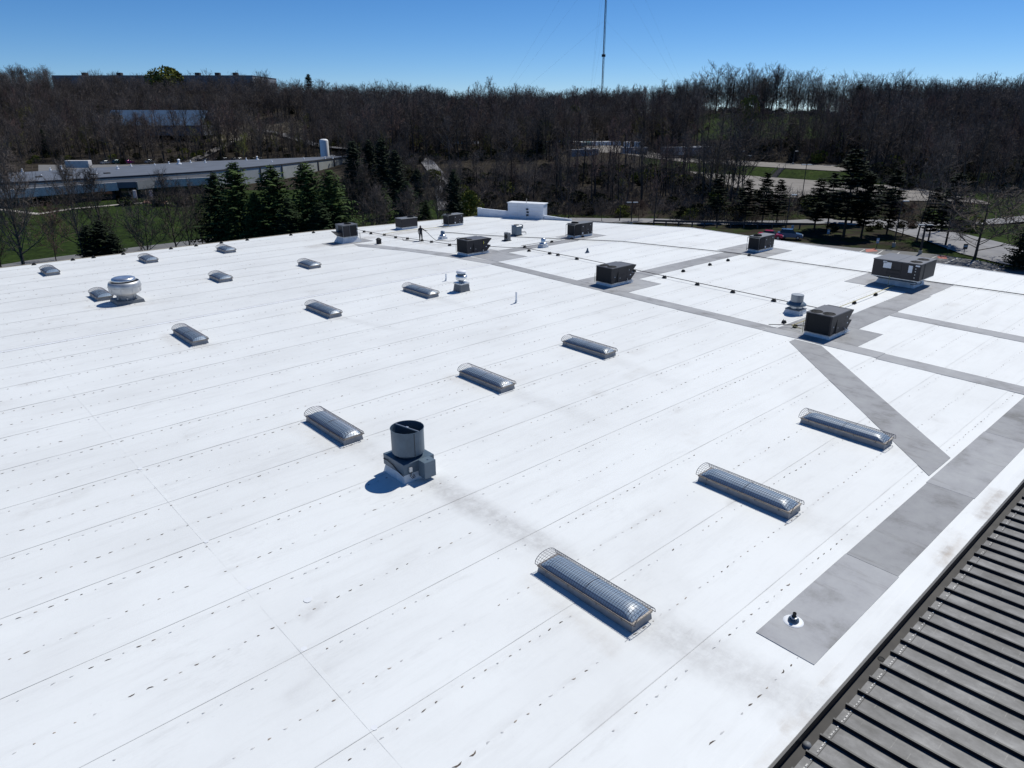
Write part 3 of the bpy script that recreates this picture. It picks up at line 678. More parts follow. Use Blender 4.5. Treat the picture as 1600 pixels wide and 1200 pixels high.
def make_hood_unit(label):
    # coil and two fans at the -x end, economiser hoods at the +x end; x runs along the ridge
    t = thing('rooftop_unit', label, 'rooftop unit', group='dark rooftop units with zigzag hoods')
    L0, L1, W, z0, z1 = -1.55, 1.05, .9, .28, 1.62
    q = MB(); q.frus((L0-.02,-W-.04,L1+.35,W+.04),-.1,(L0+.06,-W+.05,L1+.25,W-.05),.22); q.build('curb', M_CURB, t)
    q = MB(); q.box(L0+.02,-W+.02,.22,L1+.2,W-.02,.29); q.build('base_rail', M_GALV, t)
    q = MB(); q.box(L0+.06,-W+.05,z0+.01,L1-.01,W-.02,z1-.05); q.build('cabinet', M_BLACK2, t)
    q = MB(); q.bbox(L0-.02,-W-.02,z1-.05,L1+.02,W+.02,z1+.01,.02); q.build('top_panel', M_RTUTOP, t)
    q = MB(); q.box(L0+.03,-W+.12,z0+.06,L0+.055,W-.12,z1-.08)
    q.build('coil_guard', M_BLACK, t)
    q = MB()
    for y in (-W,W-.12): q.box(L0,y,z0,L0+.12,y+.12,z1-.051)
    q.box(L0,-W+.12,z0,L0+.05,W-.12,z0+.05); q.build('corner_post', M_RTU, t)
    q = MB(); q.prism([(L0+.12,z0),(L0+.30,z0),(L0+.80,z1-.30),(L0+.80,z1-.051),(L0+.12,z1-.051)],'y',-W,-W+.04); q.build('corner_panel', M_RTU, t)
    q = MB(); q.box(L0+.81,-W,.95,L1-.62,-W+.045,z1-.051); q.build('access_panel', M_RTU, t)
    q = MB(); q.box(L0+.81,-W,z0,L1-.62,-W+.045,.94); q.build('access_panel', M_RTU, t)
    q = MB(); q.box(L1-.60,-W+.002,z0,L1,-W+.045,z1-.051); q.build('end_panel', M_RTU, t)
    q = MB(); q.box(L0+.12,W-.045,z0,L1,W,z1-.051); q.build('rear_panel', M_RTU, t)
    q = MB(); q.prism([(L1,.92),(L1+.62,1.47),(L1+.62,1.53),(L1,z1-.03)],'y',-W+.01,W-.01); q.build('hood', M_RTU, t)
    q = MB(); q.prism([(L1,z0+.04),(L1,.90),(L1+.52,.84),(L1+.50,.78)],'y',-W+.01,W-.01); q.build('hood', M_RTU, t)
    for y in (-.43,.43): fan_grille(t, L0+.48, y, z1+.01, .36)
    for x,z,wd,h in ((L0+.36,.78,.06,.08),(L0+1.05,.62,.05,.06),(L1-.35,1.15,.05,.09),(L1-.2,.7,.14,.08)):
        q = MB(); q.box(x,-W-.004,z,x+wd,-W-.001+0,z+h); q.build('label_plate', M_LABEL, t)
    q = MB(); q.tube([(L0-.05,W+.02,.15),(L0-.08,W+.05,.35),(L0-.08,W+.05,.95)],.022,5); q.build('gas_riser', M_PIPEY, t)
    q = MB(); q.tube([(L1-.6,-W-.1,.22),(L1-.6,-W-.1,.45),(L1-.6,-W+.02,.48)],.03,6); q.tube([(L1-.75,-W-.12,.2),(L1+.2,-W-.12,.18)],.025,6); q.build('drain_trap', M_GALV, t)
    return t
ua = make_hood_unit('nearest dark rooftop unit, with twin fans and zigzag hoods, where the diagonal walkway starts')
ua.location = (47.4,-32.33,zr(32.3)+.01)
dup(ua, (47.85,-13.2,zr(13.2)+.01), 0, 'dark rooftop unit with zigzag hoods in the middle, beside the branch of the walkway')
u3 = dup(ua, (47.2,5.4,zr(5.4)+.01), 0, 'dark rooftop unit with zigzag hoods and a yellow sticker, farthest left of its kind')
q = MB(); q.box(.55,-.906,1.05,.63,-.901,1.35); q.build('yellow_sticker', M_YELLOW, u3)
def make_box_unit(label, L=3.1, W=1.35, H=1.62, guard=True):
    t = thing('rooftop_unit', label, 'rooftop unit', group='dark rooftop units with one raised fan')
    x, y, z0 = L/2, W/2, .26
    q = MB(); q.frus((-x,-y-.04,x+.04,y+.04),-.1,(-x+.1,-y+.06,x-.1,y-.06),.22); q.build('curb', M_CURB, t)
    q = MB(); q.box(-x+.04,-y+.02,.22,x-.02,y-.02,.28); q.build('base_rail', M_GALV, t)
    q = MB(); q.bbox(-x+.04,-y+.03,z0+.01,x-.02,y-.03,H-.04,.01); q.build('cabinet', M_RTU, t)
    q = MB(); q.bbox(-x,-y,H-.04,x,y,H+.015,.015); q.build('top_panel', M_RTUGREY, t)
    q = MB(); q.box(-x+.01,-y+.1,z0+.1,-x+.038,y-.1,H-.1); q.build('coil_guard', M_BLACK, t)
    q = MB(); q.box(-x+.12,-y+.002,z0+.08,-x+1.0,-y+.028,H-.1); q.build('coil_guard', M_BLACK, t)
    for a,b_ in ((-x+1.06,-x+1.72),(-x+1.76,x-.72),(x-.68,x-.06)):
        q = MB(); q.box(a,-y+.004,z0+.04,b_,-y+.028,H-.06); q.build('access_panel', M_RTU, t)
    for xx,z,wd,h in ((-x+1.3,1.2,.1,.07),(x-.5,1.3,.1,.07),(-x+1.2,.36,.2,.2),(x-.9,.8,.06,.06)):
        q = MB(); q.box(xx,-y-.002,z,xx+wd,-y+.003,z+h); q.build('label_plate', M_LABEL, t)
    fan_grille(t, -x+.62, 0, H+.015, .40, .14)
    if guard:
        q = MB(); q.tube([(-x-.16,-y,.1),(-x-.16,-y,H-.12),(-x,-y,H-.1)],.03,5); q.tube([(-x-.16,y,.1),(-x-.16,y,H-.12),(-x,y,H-.1)],.03,5); q.tube([(-x-.16,-y,H-.12),(-x-.16,y,H-.12)],.03,5); q.tube([(-x-.16,-y,.3),(-x-.16,y,.3)],.03,5)
        q.build('hail_guard_frame', M_RTUGREY, t)
    q = MB(); q.tube([(x-.9,-y-.1,.2),(x-.9,-y-.1,.5),(x-.9,-y+.02,.55)],.04,6); q.tube([(x-.3,-y-.08,.2),(x-.3,-y-.08,.6)],.03,5); q.build('pipe_riser', M_GALV, t)
    return t
ug = make_box_unit('dark rooftop unit with one raised fan right of the white parapet')
ug.location = (63.5,5.4,zr(5.4)+.01)
dup(ug, (71.5,-13.6,zr(13.6)+.01), 0, 'dark one fan rooftop unit by the right roof edge in front of the parked cars')
dup(ug, (58.3,23.2,zr(23.2)+.01), 0, 'dark rooftop unit with one raised fan right of the man with the hose', scale=(.78,1,.9))
ue = make_box_unit('grey brown rooftop unit left of the man with the hose', 2.5, 1.5, 1.35, False)
ue['group'] = 'low rooftop units'; ue.location = (52.3,25.2,zr(25)+.01); ue.rotation_euler = (0,0,R(180))
# unit at the back edge, turned with its hood to the left
t = thing('rooftop_unit', 'dark rooftop unit on a flared curb at the back edge before the spruces', 'rooftop unit', (41.4,21.3,zr(21)+.01))
q = MB(); q.frus((-1.25,-1.0,1.45,1.0),-.1,(-.85,-.72,.95,.72),.62); q.build('flared_curb', M_CURB, t)
q = MB(); q.box(-.86,-.78,.62,.96,.78,.68); q.build('base_rail', M_GALV, t)
q = MB(); q.bbox(-.9,-.82,.68,1.0,.82,1.98,.015); q.build('cabinet', M_RTUGREY, t)
q = MB(); q.box(.0,-.845,.74,.85,-.825,1.9); q.build('coil_guard', M_BLACK, t)
q = MB(); q.box(-.925,-.7,.74,-.905,.2,1.9); q.build('access_panel', M_RTU, t)
q = MB(); q.box(-.88,-.84,.74,-.06,-.825,1.9); q.build('access_panel', M_RTU, t)
q = MB(); q.prism([(-.9,.70),(-.9,1.18),(-1.5,1.28),(-1.5,1.22)],'y',-.62,.8); q.build('hood', M_RTU, t)
q = MB(); q.bbox(-.95,-.87,1.98,1.05,.87,2.03,.01); q.build('top_panel', M_RTUTOP, t)
fan_grille(t, .15, -.1, 2.03, .38, .10)
for xx,z in ((.9,1.2),(.9,1.6)):
    q = MB(); q.box(xx-.03,-.846,z,xx+.06,-.836,z+.1); q.build('label_plate', M_LABEL, t)
q = MB(); q.tube([(1.3,-.7,.3),(1.3,-.7,.95),(1.05,-.7,.95)],.03,5); q.build('pipe_riser', M_POLE, t)
# the big unit overhanging its curb on the right
t = thing('rooftop_unit', 'biggest dark rooftop unit, overhanging a sloped curb near the right roof edge', 'rooftop unit', (66.6,-29.9,zr(29.9)+.01))
X0,X1,Y0,Y1,z0,z1 = -1.85,1.75,-1.95,1.95,.80,2.22
q = MB(); q.frus((-1.25,-1.5,1.45,1.75),-.1,(-.95,-1.35,1.2,1.6),.42); q.build('curb', M_CURB, t)
q = MB(); q.frus((-.93,-1.33,1.18,1.58),.42,(X0+.12,Y0+.12,X1-.12,Y1-.12),.74); q.build('curb_adapter', M_BLUEGREY, t)
q = MB(); q.box(X0+.02,Y0+.02,.74,X1-.02,Y1-.02,z0); q.build('base_rail', M_GALV, t)
q = MB(); q.bbox(X0+.03,Y0+.03,z0,X1-.03,Y1-.03,z1-.05,.01); q.build('cabinet', M_RTU, t)
for a,b_ in ((Y0,Y0+1.02),(Y0+1.04,Y0+2.0),(Y0+2.02,Y1)):
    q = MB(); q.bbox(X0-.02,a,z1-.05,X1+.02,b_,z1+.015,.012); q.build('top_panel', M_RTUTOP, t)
for a,b_ in ((Y0+.04,Y0+.5),(Y0+.53,Y0+1.5),(Y0+1.53,Y0+2.6),(Y0+2.63,Y1-.04)):
    q = MB(); q.box(X0+.005,a,z0+.03,X0+.028,b_,z1-.07); q.build('side_panel', M_RTU, t)
q = MB(); q.box(X0+.75,Y0+.006,z0+.03,X0+1.0,Y0+.028,z1-.07); q.build('coil_guard', M_BLACK, t)
q = MB(); q.box(X0+.06,Y0+.004,z0+.03,X0+.72,Y0+.028,z1-.07); q.build('end_panel', M_RTU, t)
q = MB(); q.box(X0+1.03,Y0+.004,z0+.03,X1-.06,Y0+.028,z1-.07); q.build('end_panel', M_RTU, t)
for (y,z,a,h) in ((1.05,1.55,-.66,.50),(1.1,1.98,-.3,.14),(-1.0,1.42,-.32,.60),(-1.52,2.0,-.34,.12),(.55,2.0,-.1,.08)):
    q = MB(); q.box(X0-.004,y+a,z,X0+.002,y,z+h); q.build('label_plate', M_LABEL, t)
q = MB(); q.prism([(.18,1.62),(.32,1.62),(.27,1.86)],'x',X0-.004,X0+.003); q.box(X0-.004,-.35,1.40,X0+.003,.62,1.52); q.box(X0-.004,-.30,1.12,X0+.003,.6,1.17); q.build('emblem', M_BLACK2, t)
q = MB()
for i,z in enumerate((1.02,1.28,1.55,1.78)): q.box(X0-.012,-1.62,z,X0+.002,-1.54,z+.06)
q.build('latch', M_GALV, t)
for x,y in ((-1.0,-1.25),(.55,-1.25)):
    for dx in (0,): fan_grille(t, x, y, z1+.015, .42)
q = MB(); q.tube([(X0-.05,.35,.06),(X0-.05,.35,.9),(X0+.03,.35,.92)],.03,6); q.build('gas_riser', M_PIPEY, t)
q = MB()
for y,x in ((-1.7,X0+.15),(-1.9,X0+.7)): q.tube([(x,y,.78),(x-.05,y-.1,.6),(x-.1,y-.05,.5),(x-.2,y+.3,.46)],.03,5)
q.build('flex_conduit', M_BLACK2, t)
# split condensers by the far corner
t = thing('condenser', 'grey heat pump condenser with piping in front of the white entrance parapet', 'condenser', (58.6,11.2,zr(11)+.01))
q = MB(); q.box(-.5,-.5,-.1,.5,.5,.1); q.build('sleeper', M_BLACK2, t)
q = MB(); q.bbox(-.47,-.47,.1,.47,.47,1.12,.08); q.build('coil_body', M_BLUEGREY2, t)
q = MB(); q.bbox(-.5,-.5,1.12,.5,.5,1.2,.08); q.build('top_panel', M_GALV, t)
fan_grille(t, 0,0,1.2,.34,.04)
q = MB(); q.bbox(.46,-.45,.8,.66,-.1,1.25,.02); q.build('disconnect_switch', M_RTUGREY, t)
q = MB(); q.tube([(.5,-.3,.4),(.9,-.45,.42),(1.15,-.4,.3),(1.2,-.4,.05)],.03,5); q.tube([(.5,-.35,.3),(1.0,-.5,.25)],.025,5); q.build('pipe_set', M_POLE, t)
t = thing('condenser', 'small slim dark condenser left of the heat pump, on the ridge side', 'condenser', (55.2,9.1,zr(9)+.01))
q = MB(); q.box(-.5,-.4,-.1,.3,.4,.06); q.build('sleeper', M_BLACK2, t)
q = MB(); q.bbox(-.2,-.36,.06,.24,.36,.92,.03); q.build('cabinet', M_RTUGREY, t)
q = MB(); q.lathe([(.26,0),(.25,.03),(.02,.03)],18); o = q.build('fan_grille', M_BLACK2, t); o.rotation_euler = (0,R(-90),0); o.location = (-.2,0,.5)

# ------------------------------------------------------------------ pipes, vents
def vent_pipe(label, u, v, h, r, m, flange=True):
    t = thing('vent_pipe', label, 'vent pipe', (u,v,zr(v)+.012))
    q = MB(); q.lathe([(r,0),(r,h),(r*.8,h),(r*.8,h-.1)],14); q.build('pipe', m, t, smooth=False)
    q = MB(); q.lathe([(r*3.2,.004),(r*2.4,.02),(r*1.25,.05),(r*1.2,.22),(r*1.02,.23)],16); q.build('boot', M_CURB, t, smooth=True)
    return t
vent_pipe('thin white vent pipe standing alone in the middle of the roof', 36.75,-12.5,.86,.07,M_WHITE)
vent_pipe('short white vent pipe left of the two tier fan', 37.2,-2.9,.62,.06,M_WHITE)
t = thing('roof_vent', 'tiny cone shaped grey vent between the pipe line and the far unit', 'roof vent', (56.2,-2.4,zr(2.4)))
q = MB(); q.lathe([(.24,.02),(.10,.28),(.07,.5),(.001,.52)],12); q.build('cone', M_BLUEGREY, t)
q = MB(); q.lathe([(.34,.0),(.30,.03),(.2,.04)],12); q.build('flange', M_CURB, t)
t = thing('roof_vent', 'black box shaped roof vent right of the unit at the back edge', 'roof vent', (43.3,17.6,zr(17.6)))
q = MB(); q.bbox(-.22,-.22,-.05,.22,.22,.5,.03); q.build('housing', M_BLACK2, t)
q = MB(); q.frus((-.27,-.27,.27,.27),.5,(-.08,-.08,.08,.08),.68); q.build('cap', M_BLACK2, t)
t = thing('drain_vent', 'black capped vent in a white boot on the grey walkway, bottom right', 'vent pipe', (17.95,-45.25,zr(45.25)+.03))
q = MB(); q.lathe([(.30,.0),(.29,.012),(.22,.016),(.16,.03)],20); q.build('boot_flange', M_STRIP, t, smooth=True)
q = MB(); q.lathe([(.165,.02),(.15,.10),(.10,.13),(.07,.14)],18); q.build('boot', M_BLUEGREY, t, smooth=True)
q = MB(); q.lathe([(.10,.13),(.105,.17),(.075,.18)],16); q.build('clamp_ring', M_GALV, t)
q = MB(); q.lathe([(.055,.12),(.055,.31),(.04,.31),(.04,.25),(.001,.25)],12); q.build('pipe', M_BLACK2, t)
# rubber support blocks and the gas lines they carry
bm_ = MB(); bm_.prism([(-.20,0),(.20,0),(.15,.10),(.07,.20),(-.07,.20),(-.15,.10)],'y',-.11,.11); bm_.tube([(-.06,-.09,.19),(-.06,-.09,.27)],.02,4); bm_.tube([(.06,.09,.19),(.06,.09,.27)],.02,4); BME = bm_.mesh('support_block', M_BLACK2)
def block(u, v, label, grp, rz=0):
    o = link('support_block', BME, loc=(u,v,zr(v)+.012)); o.rotation_euler = (0,0,rz); tag(o, label, 'pipe support', grp)
G1 = 'rubber blocks under the long gas line'; NB = 0
ORD = 'first second third fourth fifth sixth seventh eighth ninth tenth eleventh twelfth thirteenth fourteenth fifteenth sixteenth seventeenth eighteenth'.split()
for u,v in ((46.6,26.2),(46.4,24.3),(47,22.2),(46.95,19.7),(47.4,17.9),(47.85,15.6),(48.1,14.1),(48.3,11.0),(53.46,4.3),(52.2,2.3),(52.7,-.3),(52.8,-1.4),(52.8,-4.05),(52.7,-11.4),(52.65,-14.9),(52.6,-18.4),(52.55,-21.9),(52.5,-25.6)):
    block(u, v, ORD[NB]+' black block along the long gas line, counting from the unit at the back edge', G1, R(90)); NB += 1
for u,v,w_ in ((47.4,-29.2,'farther'),(46.9,-30.3,'nearer')): block(u, v, w_+' of the two black rubber blocks left of the nearest dark unit', 'blocks by the nearest unit')
for u,w_ in ((56.6,'lower'),(60.6,'upper')): block(u,-30.2,w_+' of two black rubber blocks under the yellow gas line to the biggest unit','blocks under the yellow gas line')
for u,w_ in ((56.1,'first'),(60.5,'second'),(63.7,'third'),(67.7,'last')): block(u,-14.5,w_+' black rubber block up the row along the grey walkway branch','blocks along the walkway branch')
for u,w_ in ((57.9,'nearest'),(61.2,'middle'),(63.1,'farthest')): block(u,4.55,w_+' of three black rubber blocks leading to the far unit by the parapet','blocks by the far unit')
def line(name, label, pts, r, m, cat='pipe'):
    q = MB(); q.tube([(u,v,zr(v)+z) for u,v,z in pts], r, 6); o = q.build(name, m); tag(o, label, cat); return o
line('gas_pipe', 'long thin brown gas pipe crossing the roof on black blocks', [(46.4,27.5,.22),(46.6,22,.22),(46.9,19,.22),(48.2,10.8,.22),(51.0,5.5,.22),(52.5,3,.22),(52.75,-4,.22),(52.6,-18,.22),(52.5,-27.4,.22),(52.5,-30.1,.22)], .030, M_PIPE)
line('gas_pipe', 'dark pipe running low along the right side of the roof behind the biggest unit', [(53.4,19,.10),(54.9,14.7,.10),(57.2,10.2,.10),(63.9,-.7,.10),(67.6,-13,.10),(67.7,-17,.10),(68.8,-26.5,.10),(69.1,-31.5,.10),(69.9,-38.4,.10),(70.6,-46.6,.10)], .036, M_POLE)
line('gas_pipe', 'pale yellow gas pipe joining the nearest dark unit and the biggest unit', [(46.4,-31.0,.22),(46.6,-30.2,.22),(52.5,-30.2,.24),(60,-30.2,.24),(64.6,-30.1,.22)], .028, M_PIPEY)
line('gas_pipe', 'short pipe bending to the side of the nearest dark unit', [(45.6,-29.0,.22),(46.9,-30.25,.22),(47.3,-31.2,.22)], .026, M_PIPE)
line('gas_pipe', 'brown gas pipe branching to the unit beside the far corner', [(53.2,4.55,.22),(58,4.55,.22),(61.8,4.55,.22)], .026, M_PIPE)
q = MB()
for (u,v) in ((44.6,-13.0),(45.3,-12.4)): pass
line('gas_pipe', 'brown gas pipe running past the man to the units at the back', [(46.6,22.2,.2),(50,22.8,.2),(56.5,21.8,.2)], .026, M_PIPEY)
# row of black blocks along the back edge
for i_,(u,v) in enumerate(((12.0,30.7),(15.4,30.7),(17.3,30.7),(20.1,30.6),(24.9,30.5),(27.6,30.5),(30.4,30.4),(33.4,30.3),(38.8,30.2),(41.7,30.0))):
    block(u,v,ORD[i_]+' small black block from the left along the back roof edge','blocks along the back edge')

# ------------------------------------------------------------------ the man with the hose
def person():
    t = thing('person', 'man in dark clothes and gloves standing on the far roof, reaching right with a hose', 'person', (47.9,15.9,zr(16)+.012), R(-35))
    V = {'pel':(0,0,.93,.135),'wai':(0,0,1.08,.125),'che':(0,.01,1.30,.155),'nec':(0,.01,1.46,.065),'hed':(0,.03,1.60,.085),'top':(0,.035,1.69,.075),
     'hl':(-.10,0,.90,.105),'kl':(-.12,.03,.50,.075),'al':(-.13,-.01,.09,.05),'tl':(-.15,.15,.045,.04),
     'hr':(.10,0,.90,.105),'kr':(.12,.02,.50,.075),'ar':(.13,-.02,.09,.05),'tr':(.16,.13,.045,.04),
     'sl':(-.19,0,1.40,.07),'el':(-.27,-.02,1.13,.05),'wl':(-.25,.08,.90,.036),
     'sr':(.19,0,1.40,.07),'er':(.40,.10,1.22,.05),'wr':(.63,.22,1.12,.036)}
    E = [('pel','wai'),('wai','che'),('che','nec'),('nec','hed'),('hed','top'),('pel','hl'),('hl','kl'),('kl','al'),('al','tl'),('pel','hr'),('hr','kr'),('kr','ar'),('ar','tr'),('che','sl'),('sl','el'),('el','wl'),('che','sr'),('sr','er'),('er','wr')]
    ks = list(V); me = bpy.data.meshes.new('body'); me.from_pydata([V[k][:3] for k in ks], [(ks.index(a),ks.index(b)) for a,b in E], [])
    o = link('body', me, t)
    m = o.modifiers.new('skin','SKIN'); me.skin_vertices.new() if not me.skin_vertices else None
    for i,k in enumerate(ks): me.skin_vertices[0].data[i].radius = (V[k][3]*1.28, V[k][3]*(1.0 if k in ('che','wai','pel') else 1.2))
    me.skin_vertices[0].data[0].use_root = True
    s = o.modifiers.new('sub','SUBSURF'); s.levels = 1; s.render_levels = 2
    clothes = mat('dark_clothes', (.018,.019,.026), .9, var=.35, scale=6); me.materials.append(clothes)
    skin = mat('skin', (.32,.19,.14), .6, var=.1, scale=8)
    q = MB(); q.lathe([(.03,1.50),(.075,1.54),(.088,1.60),(.085,1.66),(.06,1.71)],14,c=(0,.045)); q.build('face', skin, t, smooth=True)
    q = MB(); q.prism([(-.012,1.585),(.012,1.585),(.006,1.625)],'y',.12,.15); q.build('nose', skin, t)
    q = MB(); q.lathe([(.092,1.655),(.095,1.69),(.07,1.745),(.001,1.76)],14,c=(0,.03)); q.build('hair', mat('hair_pale', (.22,.20,.19), .8, var=.2, scale=9), t, smooth=True)
    gl = mat('glove_grey', (.16,.15,.14), .8, var=.2, scale=9)
    for (x,y,z,d) in ((-.245,.09,.86,(0,.02,-.08)),(.68,.245,1.10,(.08,.04,-.02))):
        q = MB(); q.bbox(x-.035,y-.03,z-.04,x+.035,y+.03,z+.04,.012)
        for k in range(4):
            a = Vector((x-.025+.016*k, y, z)); q.tube([a, a+Vector(d)*.8, a+Vector(d)*(1.1+.1*(k in (1,2)))+Vector((0,0,-.02))], .009, 5)
        q.tube([(x+.03,y+.02,z),(x+.05,y+.05,z-.03),(x+.04,y+.07,z-.05)],.010,5); q.build('glove', gl, t)
    q = MB()
    for x,y in ((-.145,.05),(.15,.04)): q.bbox(x-.055,y-.13,-.01,x+.055,y+.15,.085,.03)
    q.build('boots', M_BLACK2, t)
person()
pts = [(48.55,16.0,1.10),(48.7,15.6,.85),(48.9,15.2,.45),(49.2,14.8,.06),(49.6,14.2,.04),(50.0,13.4,.04),(50.6,13.1,.06),(51.1,13.2,.3),(51.3,13.0,.35)]
q = MB(); q.tube([(u,v,zr(v)+z) for u,v,z in pts],.028,6); q.tube([(48.0,15.5,zr(16)+.03),(47.2,16.1,zr(16)+.03),(46.6,17.6,zr(17)+.03),(47.2,18.6,zr(18)+.03)],.028,6)
tag(q.build('hose', mat('hose_grey', (.07,.07,.07), .7, var=.2, scale=5)), 'dark hose held by the man and trailing over the roof', 'hose')
# ------------------------------------------------------------------ terrain
def ground_material():
    m = bpy.data.materials.new('terrain'); m.use_nodes = True
    n = m.node_tree.nodes; l = m.node_tree.links; b = n['Principled BSDF']; b.inputs['Roughness'].default_value = 1; b.inputs['Specular IOR Level'].default_value = .05
    tc = n.new('ShaderNodeTexCoord')
    def nz(s, d=6):
        z = n.new('ShaderNodeTexNoise'); z.inputs['Scale'].default_value = s; z.inputs['Detail'].default_value = d; z.inputs['Roughness'].default_value = .65
        l.new(tc.outputs['Object'], z.inputs['Vector']); return z.outputs['Fac']
    def rmp(x, stops):
        r = n.new('ShaderNodeValToRGB'); e = r.color_ramp.elements
        e[0].position, e[0].color = stops[0][0], (*stops[0][1],1); e[1].position, e[1].color = stops[-1][0], (*stops[-1][1],1)
        for p_, c in stops[1:-1]: k = e.new(p_); k.color = (*c,1)
        l.new(x, r.inputs[0]); return r.outputs[0]
    litter = rmp(nz(.12,8), [(.3,(.018,.015,.012)),(.5,(.036,.030,.023)),(.72,(.066,.056,.040))])
    grass = rmp(nz(.16,8), [(.32,(.016,.026,.008)),(.48,(.026,.044,.011)),(.62,(.036,.060,.014)),(.75,(.060,.058,.026))])
    pale = rmp(nz(.10,9), [(.34,(.07,.062,.04)),(.5,(.14,.12,.085)),(.66,(.24,.215,.18))])
    at = n.new('ShaderNodeAttribute'); at.attribute_name = 'cover'; sp = n.new('ShaderNodeSeparateColor'); l.new(at.outputs['Color'], sp.inputs[0])
    def edge(x):
        a = n.new('ShaderNodeMath'); a.operation = 'ADD'; l.new(x, a.inputs[0]); 
        s = n.new('ShaderNodeMath'); s.operation = 'SUBTRACT'; l.new(nz(.25,5), s.inputs[0]); s.inputs[1].default_value = .5; l.new(s.outputs[0], a.inputs[1])
        r = n.new('ShaderNodeMapRange'); r.inputs['From Min'].default_value = .4; r.inputs['From Max'].default_value = .6; l.new(a.outputs[0], r.inputs['Value']); return r.outputs[0]
    g2_ = n.new('ShaderNodeMix'); g2_.data_type = 'RGBA'; g2_.blend_type = 'MULTIPLY'; g2_.inputs['Factor'].default_value = .8; l.new(grass, g2_.inputs['A']); l.new(rmp(nz(1.1,6), [(.35,(.45,.42,.35)),(.5,(.9,.9,.8)),(.68,(1.5,1.35,1.2))]), g2_.inputs['B']); grass = g2_.outputs['Result']
    m1 = n.new('ShaderNodeMix'); m1.data_type = 'RGBA'; l.new(edge(sp.outputs[0]), m1.inputs['Factor']); l.new(litter, m1.inputs['A']); l.new(grass, m1.inputs['B'])
    m2 = n.new('ShaderNodeMix'); m2.data_type = 'RGBA'; l.new(edge(sp.outputs[1]), m2.inputs['Factor']); l.new(m1.outputs['Result'], m2.inputs['A']); l.new(pale, m2.inputs['B'])
    l.new(m2.outputs['Result'], b.inputs['Base Color'])
    return m
def px_of(p, q, z): return 800 + FPX*q/(p*CP-(z-CAM[2])*SP)
def cover(p, q, z):
    if p < 60: return 0.6, 0
    x = px_of(p,q,z); r = row_of(p,z); g = 0.0; pale = 0.0
    if p < 216 and x < 560: g = 1.0
    if p < 186 and x < 700: g = 1.0
    if x > 960 and p < 157: g = 1.0
    if x > 960 and p < 166: g = .45
    if q > 40 and x > 1000 and bank(q)-8 < p < bank(q)+8: g = 1.0
    if x > 1080 and x < 1330 and 315 < p < 400: g = 1.0
    if x > 1480 and p < 190: g = 1.0
    if x > 720 and x < 960 and p < 166: g = .55
    if 690 < x < 760 and 150 < p < 185: g = .8
    if 330 < x < 480 and 395 < p < 455: pale = 1.0
    if 300 < x < 420 and 455 < p < 500: pale = .45
    if 380 < x < 470 and 300 < p < 340: g = .8
    return g, pale
pc = [-4000,-1200,-400,-150,-60] + list(np.arange(0, 130, 10.0)) + list(np.arange(130, 560, 4.0)) + list(np.arange(560, 960, 20.0)) + [1100,1400,2500,5000,9000]
qc = [-9000,-3500,-1500,-900,-700] + list(np.arange(-520, 521, 5.0)) + [700,900,1500,3500,9000]
vs = []; cs = []
for p in pc:
    for q in qc:
        z = terr(p, q); u, v = pq_uv(p, q); vs.append((u, v, z)); g, a = cover(p, q, z); cs.append((g, a, 0, 1))
nq = len(qc)
me = bpy.data.meshes.new('ground'); me.from_pydata(vs, [], [(i*nq+j+1,(i)*nq+j,(i+1)*nq+j,(i+1)*nq+j+1) for i in range(len(pc)-1) for j in range(nq-1)])
ca = me.color_attributes.new('cover','FLOAT_COLOR','POINT'); ca.data.foreach_set('color', np.array(cs, np.float32).ravel())
me.materials.append(ground_material()); me.polygons.foreach_set('use_smooth',[True]*len(me.polygons)); me.update()
o = link('ground', me, kind='structure'); o['label'] = 'rising ground with lawns and leaf litter round the warehouse'
def sheet_px(name, pts, m, lift=.12, label=None):
    """A paved sheet through corner points (column, row on a level z)."""
    b = MB(); vs = []
    for x, r, z in pts: u, v, zz = at_z(x, r, z); vs.append((u, v, zz+lift))
    b.add(vs, [tuple(range(len(vs)))]); o = b.build(name, m, kind='structure')
    if label: o['label'] = label
    return o
def ribbon(name, pts, wd, m, lift=.12, label=None):
    """A road along (p, q) points, following the ground."""
    b = MB(); fine = []
    for (a, c), (d, e) in zip(pts, pts[1:]):
        for k in range(12): fine.append((a+(d-a)*k/12, c+(e-c)*k/12))
    fine.append(pts[-1]); L = []
    for i, (p, q) in enumerate(fine):
        a, c = fine[max(i-1,0)], fine[min(i+1,len(fine)-1)]
        d = Vector((c[0]-a[0], c[1]-a[1])).normalized(); s = Vector((-d.y, d.x))*wd/2
        z = max(terr(p+s.x*k, q+s.y*k) for k in (-1,-.5,0,.5,1)) + lift
        for sg in (-1,1): L.append((*pq_uv(p+s.x*sg, q+s.y*sg), z))
    b.add(L, [(2*i,2*i+2,2*i+3,2*i+1) for i in range(len(fine)-1)])
    o = b.build(name, m, kind='structure')
    if label: o['label'] = label
    return o
def PQ(x, row, z): u, v, _ = at_z(x, row, z); return uv_pq(u, v)
